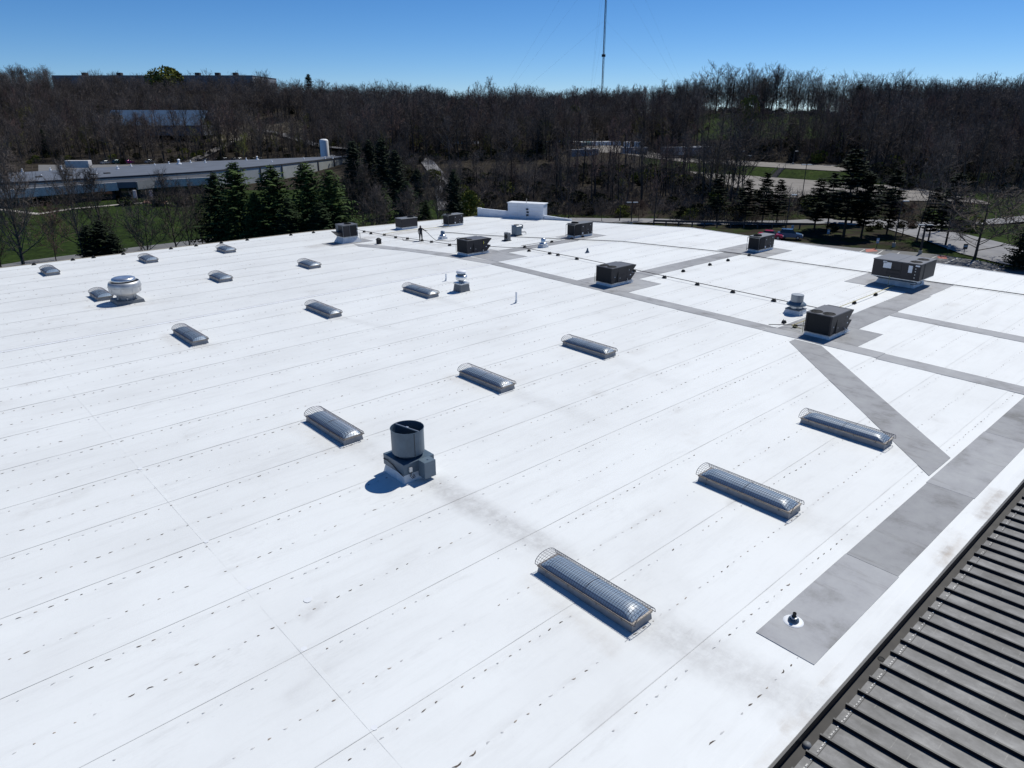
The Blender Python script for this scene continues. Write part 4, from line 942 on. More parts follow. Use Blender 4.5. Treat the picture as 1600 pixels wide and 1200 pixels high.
# roads and lots
ribbon('road', [PQ(800,343,-8),PQ(950,345,-8),PQ(1080,348,-8),PQ(1200,349,-8),PQ(1300,347,-8),PQ(1370,352,-8)], 6.0, M_ROADLT, label='pale road passing behind the warehouse')
sheet_px('driveway', [(1345,344,-8),(1385,336,-8),(1410,345,-8),(1450,356,-8),(1500,365,-8),(1580,384,-8),(1660,400,-8),(1700,440,-8),(1560,412,-8),(1500,397,-8),(1440,375,-8),(1390,360,-8)], M_ROADLT, .16, 'wide pale driveway curving down on the right')
ribbon('road', [PQ(1370,350,-8),PQ(1450,351,-8),PQ(1520,349,-8),PQ(1640,344,-8)], 5.5, M_ROADLT, .2, 'pale side road leaving to the right')
sheet_px('parking_lot', [(1180,374,-8),(1262,381,-8),(1330,388,-8),(1380,391,-8),(1420,394.5,-8),(1470,399.5,-8),(1500,404,-8),(1540,411,-8),(1640,432,-8),(1640,520,-8),(1150,440,-8)], M_ASPH, .14, 'asphalt parking strip beside the right wall of the warehouse')
def lot(q0, q1, f0, f1, m, label, lift=.18):
    b = MB(); nq_, np_ = 16, 14
    for i in range(nq_+1):
        q = q0+(q1-q0)*i/nq_
        for j in range(np_+1):
            p = f0(q)+(f1(q)-f0(q))*j/np_; b.v.append((*pq_uv(p,q), terr(p,q)+lift))
    for i in range(nq_):
        for j in range(np_): b.f.append((i*(np_+1)+j,(i+1)*(np_+1)+j,(i+1)*(np_+1)+j+1,i*(np_+1)+j+1)); b.m.append(0)
    o = b.build('parking_lot', m, kind='structure'); o['label'] = label
lot(60, 108, lambda q: 176-.25*(q-60), lambda q: bank(q)-7, M_GRAVELLOT, 'lower tan car park terrace on the hillside')
lot(30, 108, lambda q: bank(q)+8, lambda q: bank(q)+37, M_GRAVELLOT, 'upper tan car park terrace on the hillside')
ribbon('road', [PQ(640,262,-7.6),PQ(668,276,-8),PQ(690,296,-8),PQ(700,330,-8)], 4.6, M_ROADLT, .2, 'pale road glimpsed between the evergreens')
ribbon('road', [PQ(405,236,-8),PQ(440,239,-8),PQ(500,247,-8),PQ(560,253,-8)], 6, M_ROADLT, .2, 'pale road behind the office building')
sheet_px('parking_lot', [(60,268,-8),(470,250,-8),(470,243,-8),(330,246,-8),(60,256,-8)], M_ASPH, .15, 'car park behind the low office building')
ribbon('path', [PQ(-20,325,-8),PQ(20,330,-8),PQ(60,335,-8),PQ(110,327,-8),PQ(200,319,-8),PQ(245,316,-8),PQ(262,319,-8)], 1.8, M_CONC, .1, 'pale footpath in front of the office building')
sheet_px('path', [(222,318,-8),(228,313,-8),(262,315,-8),(258,320,-8)], mat('brick_paving',(.36,.20,.14),.9,var=.2,scale=1), .16, 'red brick apron at the office entrance')
ribbon('pavement', [PQ(-60,432,-8),PQ(60,412,-8),PQ(200,394,-8),PQ(330,378,-8),PQ(420,366,-8)], 7, M_ASPH, .1, 'grey service road below the back wall of the warehouse')
ribbon('gravel_track', [PQ(290,224,.5),PQ(330,214,2),PQ(390,207,2.5)], 4.5, M_GRAVELLOT, .5, 'pale gravel track climbing the hill through the trees')
# parking bay lines and red painted squares
def bay(x0,r0,x1,r1):
    a = Vector(at_z(x0,r0,-8)); b_ = Vector(at_z(x1,r1,-8)); d = (b_-a).normalized(); s = Vector((-d.y,d.x,0))*.07
    q = MB(); q.add([(*(a-s).xy,-7.84),(*(a+s).xy,-7.84),(*(b_+s).xy,-7.84),(*(b_-s).xy,-7.84)], [(0,1,2,3)]); q.build('bay_marking', M_PAINTW, kind='structure')
for l_ in ((1337,398,1351,391),(1366,401,1379,393),(1392,404,1405,396),(1450,407,1465,401),(1476,413,1497,404),(1510,416,1529,408),(1552,425,1570,416)): bay(*l_)
for c in ((1353,395,1372,394,1366,390,1352,391),(1466,405,1480,406,1478,401,1463,401)):
    q = MB(); q.add([(*at_z(c[2*i],c[2*i+1],-8)[:2],-7.845) for i in range(4)], [(0,1,2,3)]); q.build('red_marking', M_PAINTR, kind='structure')

# ------------------------------------------------------------------ cars
def make_car(label, paint, loc, rz, group=None, suv=False):
    t = thing('parked_car', label, 'car', loc, rz, group)
    h = .25 if suv else 0
    q = MB()
    prof = [(-2.2,.35),(-2.25,.7),(-2.1,.92+h*.6),(-1.3,.98+h*.5),(1.0,.95+h*.4),(2.0,.80+h*.3),(2.25,.6),(2.2,.33)]
    q.prism(prof, 'y', -.86, .86); q.build('body', paint, t)
    q = MB(); zt = 1.42+h; zb = .95+h*.45
    lo = (-1.75 if suv else -1.45, -.80, 1.05, .80); hi = (-1.45 if suv else -.95, -.62, .35, .62)
    q.frus(lo, zb-.02, hi, zt); q.build('window', M_GLASS, t)
    q = MB(); q.bbox(hi[0]-.05, -.66, zt-.01, hi[2]+.05, .66, zt+.05, .04); q.build('car_roof', paint, t)
    for x in (-1.35,1.4):
        for y in (-.8,.8):
            q = MB(); q.lathe([(.02,-.1),(.33,-.1),(.33,.1),(.02,.1)],14); o = q.build('wheel', M_BLACK2, t); o.rotation_euler = (R(90),0,0); o.location = (x,y,.33)
            q = MB(); q.lathe([(.2,-.105),(.2,.105)],10,cap0=True,cap1=True); q.build('rim', M_GALV, o)
    for y in (-.6,.6):
        q = MB(); q.box(2.16,y-.18,.58,2.26,y+.18,.72); q.build('headlight', M_LABEL, t)
        q = MB(); q.box(-2.27,y-.18,.62,-2.2,y+.18,.78); q.build('tail_light', M_PAINTR, t)
    return t
def paintm(n, c): return mat('paint_'+n, c, .25, .2, var=.06, scale=.8, spec=.6)
P_ = dict(black=paintm('black',(.012,.013,.016)), white=paintm('white',(.66,.68,.7)), silver=paintm('silver',(.32,.35,.38)), red=paintm('red',(.42,.02,.08)), magenta=paintm('magenta',(.50,.03,.22)), blue=paintm('blue',(.07,.14,.26)), navy=paintm('navy',(.015,.03,.06)), teal=paintm('teal',(.02,.07,.08)))
BR = -YAW
for i,(x,pn,lb) in enumerate([(166,'silver','silver blue car at the left end of the row beyond the office roof'),(184,'teal','dark teal car right of the silver blue car beyond the office roof'),(201,'magenta','small magenta car beyond the office roof'),(235,'silver','pale car standing alone beyond the office roof between two gaps'),(310,'navy','navy car, first of the close row beyond the office roof'),(324,'silver','silver car, second of the close row beyond the office roof'),(341,'black','black car beside the silver one in the close row'),(353,'navy','dark car in the middle of the close row beyond the office roof'),(366,'navy','navy car ahead of a white one in the close row'),(375,'white','white car in the close row beyond the office roof'),(396,'black','black car near the right end of the close row'),(408,'silver','silver car at the right end of the row beyond the office roof')]):
    u, v, z = at_z(x, 259.5-(x-60)*.022, -8); make_car(lb, P_[pn], (u,v,-7.8), BR+R(62), 'cars parked behind the office building', i in (1,7))
u,v,z = at_z(1203,374,-8); make_car('red car parked at the corner left of the blue car', P_['red'], (u,v,-7.85), BR+R(-25))
u,v,z = at_z(1233,374,-8); make_car('blue grey car parked beyond the right roof edge, on the grass side', P_['blue'], (u,v,-7.85), BR+R(-20), suv=True)

# ------------------------------------------------------------------ the low office building on the left
def wall_poly(b, pts, z0, z1, mi=0):
    n = len(pts); b.add([(u,v,z0) for u,v in pts]+[(u,v,z1) for u,v in pts], [(i,(i+1)%n,n+(i+1)%n,n+i) for i in range(n)], mi)
of = thing('office_building', 'long low office building with a flat slate grey roof behind the lawn', 'building')
def gz(x, row, z): u, v, _ = at_z(x, row, z); return (u, v)
ZR = -3.0
front = [gz(-150,291,ZR), gz(60,283.5,ZR), gz(272,271,ZR), gz(330,267,ZR), gz(440,256.5,ZR), gz(545,244.5,ZR)]
back = [gz(545,243.2,ZR), gz(440,247.5,ZR), gz(330,251.5,ZR), gz(200,259,ZR), gz(0,271,ZR), gz(-150,277,ZR)]
b = MB(); ring = front+back; n = len(ring); b.add([(u,v,ZR) for u,v in ring], [tuple(range(n))]); b.build('roof_deck', M_DKROOF, of)
b = MB(); wall_poly(b, ring, -8.2, ZR-.02); b.build('outer_wall', M_PANELW, of)
def seg_box(p0, p1, d0, d1, z0, z1, m, name, par):
    a, c = Vector((*p0,0)), Vector((*p1,0)); d = (c-a).normalized(); s = Vector((d.y,-d.x,0))
    if (Vector((CAM[0],CAM[1],0))-a).dot(s) < 0: s = -s
    P = [a+s*d0, c+s*d0, c+s*d1, a+s*d1]
    q = MB(); q.add([(x.x,x.y,z0) for x in P]+[(x.x,x.y,z1) for x in P], [(0,3,2,1),(4,5,6,7),(0,1,5,4),(1,2,6,5),(2,3,7,6),(3,0,4,7)])
    return q.build(name, m, par)
for i in range(5): seg_box(front[i], front[i+1], .02, .22, ZR-.35, ZR+.12, M_DKROOF2, 'roof_edge', of)
seg_box(back[3], back[2], -.05, .3, ZR-.3, ZR+.1, M_CONC, 'roof_edge', of)
# panelled part of the wall to the right
def lerp(a, c, t): return (a[0]+(c[0]-a[0])*t, a[1]+(c[1]-a[1])*t)
for i, cnt in ((3,3),(4,4)):
    for k in range(cnt):
        seg_box(lerp(front[i],front[i+1],(k+.02)/cnt), lerp(front[i],front[i+1],(k+.96)/cnt), .03, .10, -8.1, ZR-.36, M_PANELW, 'wall_panel', of)
        seg_box(lerp(front[i],front[i+1],(k+.965)/cnt), lerp(front[i],front[i+1],(k+1.0)/cnt), .03, .30, -8.1, ZR-.36, M_DARKWALL, 'pilaster', of)
# lower front band: roof, fascia, dark recess, columns
ZL = -3.7
lo_b = [front[0], front[1], front[2], front[3]]
lo_f = [gz(-150,308,ZL), gz(62,293,ZL), gz(182,285,ZL), gz(212,284,ZL), gz(240,281.5,ZL), gz(336,276.5,ZL)]
b = MB(); rg = lo_f + lo_b[::-1]; b.add([(u,v,ZL-.01) for u,v in rg], [tuple(range(len(rg)))]); b.build('lower_roof', M_DKROOF2, of)
for i in range(5):
    m_ = M_DKROOF if i == 2 else M_FASCIA
    a, c = lo_f[i], lo_f[i+1]; dz = .55 if i == 2 else 0
    f = seg_box(a, c, -.1, .5, ZL-2.0+dz, ZL+.05, m_, 'fascia', of)
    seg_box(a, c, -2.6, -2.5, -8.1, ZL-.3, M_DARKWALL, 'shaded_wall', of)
    nwin = 3 if i in (0,1,4) else 1
    for k in range(nwin): 
        w_ = seg_box(lerp(a,c,(k+.12)/nwin), lerp(a,c,(k+.88)/nwin), -2.49, -2.44, -7.2, -5.6, M_GLASS, 'window', of)
        seg_box(lerp(a,c,(k+.49)/nwin), lerp(a,c,(k+.51)/nwin), -2.45, -2.42, -7.2, -5.6, M_FASCIA, 'mullion', w_)
seg_box(lo_f[3], lerp(lo_f[3],lo_f[4],1), .52, .6, ZL-1.9, ZL+.3, M_CONC, 'fascia', of)
cpos = at_z(244,283,ZL)
b = MB(); b.add([(cpos[0]-.1,cpos[1]-.3,ZL-2),(cpos[0]+1.2,cpos[1]-1.2,ZL-2),(cpos[0]+1.2,cpos[1]-1.2,ZL+.5),(cpos[0]-.1,cpos[1]-.3,ZL+.5)], [(0,1,2,3)]); 
for x in (213,238):
    u,v,z = at_z(x,316,-8); q = MB(); q.bbox(u-.35,v-.35,-8.1,u+.35,v+.35,ZL-1.3,.06); q.build('entrance_column', M_FASCIA, of)
for (x,row,s,m_) in [(62,281,1.3,M_DARKWALL),(108,279,1.5,M_DARKWALL),(146,277,1.3,M_DARKWALL),(168,275,1.3,M_DARKWALL)]:
    u,v,z = at_z(x,row,ZL); q = MB(); q.bbox(u-s*.6,v-s*.6,ZL-.1,u+s*.6,v+s*.6,ZL+s*.75,.05); q.build('roof_unit', m_, of)
for (x,row,s) in [(35,268,.8),(79,266,.7),(96,264.5,1.2),(151,272,.6),(184,264,.9),(205,260,.7),(242,258,.6),(264,256,.7),(65,276,.6),(105,276,.6),(298,254.4,.8),(321,254,.8),(385,250.3,.8),(402,249.5,1.2),(425,253,.6),(475,248.5,.6),(508,248.2,.8),(520,247.8,.6),(280,256.5,1.6),(139,280,.6)]:
    u,v,z = at_z(x,row,ZR); q = MB(); q.lathe([(.55*s,-.05),(.5*s,.15*s),(.25*s,.25*s),(.22*s,.8*s),(.34*s,.85*s),(.1*s,1.05*s)],10); q.build('roof_vent', M_WHITE, of, loc=(u,v,ZR+.02))
u,v,z = at_z(124,262,ZR); q = MB(); q.bbox(-3.6,-1.2,0,3.6,1.2,2.2,.1); o = q.build('roof_screen', M_FASCIA, of, loc=(u,v,ZR)); o.rotation_euler = (0,0,BR+.05)
# white tank
u,v,z = at_p(509,306); HT = z_of(306,217)+8; t = thing('storage_tank', 'tall white storage tank standing behind the office building', 'tank', (u,v,-8))
q = MB(); q.lathe([(1.75,.2),(1.75,HT-.7),(1.6,HT-.35),(1.0,HT-.08),(.02,HT)],24); q.build('tank_shell', M_WHITE, t, smooth=True)
for k in range(3):
    a = k*2.1; q = MB(); q.box(-.12,-.12,0,.12,.12,.6); q.build('leg', M_GALV, t, loc=(1.1*math.cos(a),1.1*math.sin(a),0))
q = MB(); q.tube([(1.82,.4,.5),(1.82,.4,HT-.6)],.05,5); q.tube([(1.82,-.1,.5),(1.82,-.1,HT-.6)],.05,5); q.build('ladder', M_GALV, t)
q = MB(); q.bbox(2.3,-1,0,4.2,1,4.6,.06); q.build('pump_box', M_TRAILERG, t)

# ------------------------------------------------------------------ buildings on the hill
def hill_box(name, label, x0, x1, p, rowb, rowt, depth, mw, mroof, rot=0.0, pitch=0.0):
    zb, zt = z_of(p,rowb), z_of(p,rowt)
    D = p*CP-((zb+zt)/2-14)*SP; q0, q1 = (x0-800)*D/FPX, (x1-800)*D/FPX
    u, v = pq_uv(p, (q0+q1)/2); t = thing(name, label, 'building', (u,v,zb), BR)
    W = (q1-q0)/2; H = zt-zb
    q = MB(); q.box(-W,0,-4,W,depth,H); q.build('wall', mw, t)
    q = MB(); q.bbox(-W-.3,-.3,H,W+.3,depth+.3,H+.4,.1); q.build('roof', mroof, t)
    return t, W, H
t, W, H = hill_box('warehouse_building', 'long grey warehouse along the skyline of the hill on the left', 82, 395, 600, 133, 118.5, 60, mat('hill_wall_grey',(.24,.26,.29),.8,var=.08,scale=.1), M_DKROOF)
for fx in (-.72,-.37,.1,.42,.62,.80):
    q = MB(); q.bbox(W*fx-1.7,6,H+.4,W*fx+1.7,10,H+2.6,.1); q.build('roof_unit', M_DARKWALL, t)
for k in range(24):
    q = MB(); q.box(-W+W*2*(k+.02)/24,-.12,-3,-W+W*2*(k+.97)/24,-.02,H-.1); q.build('wall_panel', MATS['hill_wall_grey'], t)
# sloped metal roof of the shed in the trees
p0 = 395; zb, zt = z_of(p0,196), z_of(p0,172)
D = p0*CP-((zb+zt)/2-14)*SP; qa, qb = (160-800)*D/FPX, (314-800)*D/FPX
u, v = pq_uv(p0,(qa+qb)/2); t = thing('metal_shed', 'blue grey metal shed with a big sloping roof among the bare trees', 'shed', (u,v,zb), BR)
W = (qb-qa)/2; H = zt-zb
q = MB(); q.box(-W+.4,1,-5,W-.4,26,-.1); q.build('wall', M_TRAILERG, t)
for k in range(14):
    xa, xb = -W+2*W*k/14, -W+2*W*(k+.97)/14
    q = MB(); q.add([(xa,0,0),(xb,0,0),(xb - (1.0 if k==13 else 0),10,H),(xa,10,H),(xa,0,-.2),(xb,0,-.2),(xb,10,H-.25),(xa,10,H-.25)], [(0,1,2,3),(7,6,5,4),(0,4,5,1),(2,6,7,3),(1,5,6,2),(3,7,4,0)]); q.build('roof_panel', M_SHED, t)
    q = MB(); q.add([(xa,10.02,H),(xb,10.02,H),(xb,27,.2),(xa,27,.2),(xa,10.02,H-.2),(xb,10.02,H-.2),(xb,27,0),(xa,27,0)], [(0,1,2,3),(7,6,5,4),(0,4,5,1),(2,6,7,3),(1,5,6,2),(3,7,4,0)]); q.build('roof_panel', M_SHED, t)
q = MB(); q.box(-W+4,-.9,3.2,-W+9.5,2.2,5.0); q.build('roof_opening', M_DARKWALL, t)
# house in the right hand wood
u,v,z = at_p(1440,352); t = thing('house', 'dark house with a pale roof half hidden in the woods on the right hill', 'house', (u,v,z), BR+.1)
q = MB(); q.box(-9,-4,-2,9,4,3.4); q.build('wall', M_DARKWALL, t)
q = MB(); q.prism([(-4.6,3.3),(4.6,3.3),(0,6.0)],'x',-9.5,9.5); q.build('roof', M_TRAILERG, t)
for x in (-6,-2,2,6):
    q = MB(); q.box(x-.7,-4.08,1.0,x+.7,-4.0,2.4); q.build('window', M_LABEL, t)

# ------------------------------------------------------------------ trailers and tarpaulins behind the trees
def trailer(label, x, row, z, L, rz, body, doors=None, tractor=False):
    u, v, _ = at_z(x, row, z); t = thing('semi_trailer', label, 'trailer', (u,v,z+.2), BR+rz, 'trailers parked on the hillside lot')
    q = MB(); q.bbox(-L/2,-1.25,1.15,L/2,1.25,4.05,.05); q.build('box_body', body, t)
    q = MB(); q.box(-L/2,-1.2,.95,L/2,1.2,1.13); q.build('chassis', M_DARKWALL, t)
    for xx in (L/2-1.6,L/2-2.9):
        for y in (-1,1):
            q = MB(); q.lathe([(.02,-.16),(.5,-.16),(.5,.16),(.02,.16)],12); o = q.build('wheel', M_BLACK2, t, loc=(xx,y,.5)); o.rotation_euler = (R(90),0,0)
    for y in (-.7,.7):
        q = MB(); q.box(-L/2+2.4,y-.08,0,-L/2+2.6,y+.08,1.0); q.build('landing_leg', M_DARKWALL, t)
    for k in (-1,1):
        q = MB(); q.box(L/2+.005,k*.6-.55,1.3,L/2+.05,k*.6+.55,3.9); q.build('rear_door', doors or body, t)
    for k in range(10):
        q = MB(); q.box(-L/2+L*(k+.05)/10,-1.275,1.2,-L/2+L*(k+.95)/10,-1.252,3.95); q.build('side_panel', body, t)
    return t
trailer('grey trailer end on at the front of the upper car park', 1095, 248.0, -3.2, 12, R(35), M_TRAILERG)
for k,(x,row) in enumerate([(1082,246.0),(1069,245.6),(1056,245.8)]):
    trailer(['grey white trailer second from the right in the slanted row','grey white trailer third from the right in the slanted row','grey white trailer at the left end of the slanted row'][k], x-2, row+1+k*.4, -3.2, 13, R(35), M_TRAILERG if k else M_TRAILER)
trailer('white trailer with its doors lit, beside a dark trunk above the walkway', 995, 238, -2.6, 9, R(80), M_TRAILER, M_TRAILERG)
trailer('white trailer end on, right one of two in the trees', 979, 238, -2.6, 9, R(80), M_TRAILER, M_TRAILERG)
trailer('low pale trailer seen side on through the trunks', 990, 248, -3.6, 10, R(10), M_TRAILERG)
trailer('white trailer with teal doors, upper left of the group', 906, 238, -2.6, 9, R(-70), M_TRAILER, M_TEAL)
trailer('teal ended trailer next to the upper left one', 917, 238, -2.6, 9, R(-70), M_TEAL, M_TEAL)
trailer('long white trailer behind the trunks in the middle of the group', 945, 237.5, -2.4, 13, R(15), M_TRAILER)
trailer('white and teal trailer, lowest of the group, seen through trunks', 921, 250, -3.8, 8, R(-60), M_TRAILER, M_TEAL)
trailer('dark grey trailer left of the lowest white one', 906, 252, -3.9, 8, R(20), M_TRAILERG)
trailer('pale trailer glimpsed at the left of the group', 870, 236, -2.6, 12, R(10), M_TRAILER)
trailer('grey trailer with a white roof among the trunks left of the mast', 795, 232, -2.2, 13, R(8), M_TRAILERG)
trailer('grey trailer deep in the trees beyond the white parapet', 752, 230, -2.0, 13, R(6), M_TRAILERG)
def shed_row(label, x, row, z, L, tarps):
    u, v, _ = at_z(x, row, z); t = thing('storage_shed', label, 'shed', (u,v,z), BR+R(-6))
    q = MB(); q.box(-L/2,-2,-.5,L/2,2,2.6); q.build('wall', M_TRAILERG, t)
    q = MB(); q.prism([(-2.4,2.55),(2.4,2.55),(0,3.7)],'x',-L/2-.3,L/2+.3); q.build('roof', M_TRAILERG, t)
    for a, w_ in tarps:
        q = MB(); q.add([(a,-2.45,2.62),(a+w_,-2.5,2.6),(a+w_-.3,-.1,3.78),(a+.4,-.1,3.78),(a,-2.5,1.5),(a+w_,-2.52,1.4)], [(0,1,2,3),(4,5,1,0)]); q.build('tarpaulin', M_TARP, t)
shed_row('long low shed with bright blue tarpaulins behind the trunks', 690, 226, -1.5, 22, ((-4,1.5),(1.2,5)))
shed_row('low grey shed with one blue tarpaulin, right of the longer one', 722, 235, -2.2, 14, ((-3.5,5),))

# ------------------------------------------------------------------ poles, signs, rail, stairs
def light_pole(label, x, rowb, rowt, z, heads=2, r=.10):
    u, v, _ = at_z(x, rowb, z); p, q_ = uv_pq(u, v); H = z_of(p, rowt)-z
    t = thing('light_pole', label, 'light pole', (u,v,z), BR)
    q = MB(); q.lathe([(.28,0),(.28,.7),(.24,.75)],10,cap1=True); q.build('footing', M_CONC, t)
    q = MB(); q.tube([(0,0,.5),(0,0,H)], r, 7, r*.7); q.build('pole', M_POLE, t)
    for k in range(heads):
        s = (-1)**k; q = MB(); q.bbox(min(0,s*1.0)+s*.15,-.2,H-.12,max(0,s*1.0)+s*.15,.2,H+.06,.04); q.build('lamp_head', M_GALV, t)
light_pole('light pole with two pale lamp heads behind the far roof corner', 986, 352, 316, -8)
light_pole('tall dark pole between the pines beyond the right unit', 1226, 372, 304, -8, 1)
light_pole('dark light pole on the grass bank left of the driveway', 1396, 386, 314, -8, 1)
light_pole('thick light pole with twin heads by the parking bays', 1437, 398, 351, -8, 2, .2)
light_pole('light pole on the lower terrace, right of the steps', 1252, 316, 257, -5.6, 2)
light_pole('thin light pole on the lower terrace, left of the steps', 1161, 300, 243, -5.6, 1)
light_pole('short pole on the upper terrace left part', 1156, 256, 236, -3.3, 1)
light_pole('short pole on the upper terrace above the steps', 1239, 257, 236, -3.3, 1)
def road_sign(label, x, rowb, rowt, m, wd=.5):
    u, v, _ = at_z(x, rowb, -8); p, q_ = uv_pq(u, v); H = max(1.5, z_of(p,rowt)+8)
    t = thing('street_sign', label, 'sign', (u,v,-8), BR)
    q = MB(); q.tube([(0,0,0),(0,0,H)], .05, 5); q.build('post', M_POLE, t)
    q = MB(); q.bbox(-wd/2,-.07,H-.85,wd/2,-.052,H,.01); q.build('sign_plate', m, t)
    q = MB(); q.box(-wd/2+.06,-.075,H-.5,wd/2-.06,-.072,H-.25); q.build('sign_symbol', M_LABEL if m is M_SIGN else M_SIGN, t)
road_sign('small blue sign on a post on the grass left of the red bay', 1369, 390, 372, M_SIGN)
road_sign('small blue sign on the kerb left of the dark sign', 1480, 398, 381, M_SIGN)
road_sign('dark sign on a post at the driveway, left of the spreading tree', 1506, 396, 381, M_POLE, .75)
road_sign('pale sign on a post right of the blue car', 1293, 371, 359, M_SIGN)
road_sign('pale sign on a post behind the blue car', 1237, 364, 355, M_LABEL)
# wooden guard rail along the road
rl = thing('guard_rail', 'long low dark guard rail along the road behind the pines', 'guard rail')
pts = [at_z(x, r, -8)[:2] for x, r in ((1020,353),(1080,354.5),(1140,356),(1205,357.5),(1271,358.5))]
for a, c in zip(pts, pts[1:]):
    seg_box(a, c, 0, .12, -7.15, -6.75, M_WOOD, 'beam', rl)
    for tt in (.02,.34,.67): 
        x = lerp(a,c,tt); q = MB(); q.box(x[0]-.1,x[1]-.1,-8.1,x[0]+.1,x[1]+.1,-6.8); q.build('post', M_WOOD, rl)
# steps with railings between the terraces
a = Vector((*pq_uv(bank(81)-6.5, 81), -5.4)); c = Vector((*pq_uv(bank(86)+6.5, 86), -3.15))
st = thing('outdoor_stairs', 'dark flight of steps with railings climbing the grass bank between the terraces', 'stairs')
d = (c-a); hd = Vector((d.x,d.y,0)).normalized(); s = Vector((-hd.y,hd.x,0))
for k in range(12):
    P0 = a+d*(k/12); P1 = a+d*((k+1)/12); q = MB(); z = P1.z
    q.add([(*(P0-s*.9).xy,z),(*(P0+s*.9).xy,z),(*(P1+s*.9).xy,z),(*(P1-s*.9).xy,z),(*(P0-s*.9).xy,z-.3),(*(P0+s*.9).xy,z-.3),(*(P1+s*.9).xy,z-.3),(*(P1-s*.9).xy,z-.3)], [(0,1,2,3),(7,6,5,4),(0,4,5,1),(1,5,6,2),(2,6,7,3),(3,7,4,0)]); q.build('step', M_WOOD, st)
for sg in (-1,1):
    q = MB(); up = Vector((0,0,1.1)); q.tube([a+s*.95*sg+up, c+s*.95*sg+up],.06,5)
    for k in range(5): P0 = a+d*(k/4)+s*.95*sg; q.tube([P0,P0+up],.05,4)
    q.build('railing', M_POLE, st)
# guyed lattice mast on the far hill
pm_ = 520; um, vm, zmst = at_p(939, pm_); t = thing('radio_mast', 'tall thin guyed lattice mast rising above the treeline', 'mast', (um,vm,zmst), BR+.2)
H = 120.0; rad = .62
legs = [(rad*math.cos(k*2.094), rad*math.sin(k*2.094)) for k in range(3)]
for x, y in legs: q = MB(); q.tube([(x,y,-1),(x,y,H)], .13, 4); q.build('mast_leg', M_STEEL, t)
q = MB(); z = 0; k = 0
while z < H-1.6:
    for i in range(3):
        (xa,ya),(xb,yb) = legs[i], legs[(i+1)%3]
        q.tube([(xa,ya,z),(xb,yb,z+1.5)] if k%2 else [(xb,yb,z),(xa,ya,z+1.5)], .06, 3, caps=False); q.tube([(xa,ya,z),(xb,yb,z)], .05, 3, caps=False)
    z += 1.5; k += 1
q.build('bracing', M_STEEL, t, kind='stuff')
for zz in (38,): q = MB(); q.bbox(-1.2,-.5,zz,1.2,.5,zz+1.6,.1); q.build('antenna', M_STEEL, t)
for k in range(3):
    for hh in (60,95,118):
        a_ = [0.25, 2.6, 4.3][k]; q = MB(); q.tube([(0,0,hh),(85*math.cos(a_),85*math.sin(a_),-4)], .022, 3, caps=False); q.build('guy_wire', M_STEEL, t)
# ------------------------------------------------------------------ trees
class TB:                                                          # fast tube builder (numpy rings)
    def __init__(s): s.v = []; s.f = []; s.n = 0
    def tube(s, P, r0, r1, n=3):
        m = len(P); P = np.asarray(P, float)
        T = np.empty_like(P); T[1:-1] = P[2:]-P[:-2]; T[0] = P[1]-P[0]; T[-1] = P[-1]-P[-2]
        T /= np.linalg.norm(T, axis=1)[:,None]+1e-9
        ref = np.array([0,0,1.0]) if abs(T[0,2]) < .9 else np.array([1.0,0,0])
        A = np.cross(T, ref); A /= np.linalg.norm(A,axis=1)[:,None]+1e-9; B = np.cross(T, A)
        rr = np.linspace(r0, r1, m)[:,None]
        an = 2*np.pi*np.arange(n)/n
        V = P[:,None,:] + rr[:,None]*(A[:,None,:]*np.cos(an)[None,:,None]+B[:,None,:]*np.sin(an)[None,:,None])
        s.v.append(V.reshape(-1,3)); o = s.n
        for i in range(m-1):
            for k in range(n):
                j = (k+1)%n; s.f.append((o+i*n+k, o+i*n+j, o+(i+1)*n+j, o+(i+1)*n+k))
        s.n += m*n
    def tris(s, V):                                                # V (k,3,3)
        V = np.asarray(V).reshape(-1,3); o = s.n; s.v.append(V)
        s.f += [(o+3*i,o+3*i+1,o+3*i+2) for i in range(len(V)//3)]; s.n += len(V)
    def mesh(s, name, m):
        me = bpy.data.meshes.new(name); me.from_pydata(np.concatenate(s.v).tolist(), [], s.f); me.materials.append(m); me.update(); return me
def unit(x): return x/(np.linalg.norm(x)+1e-9)
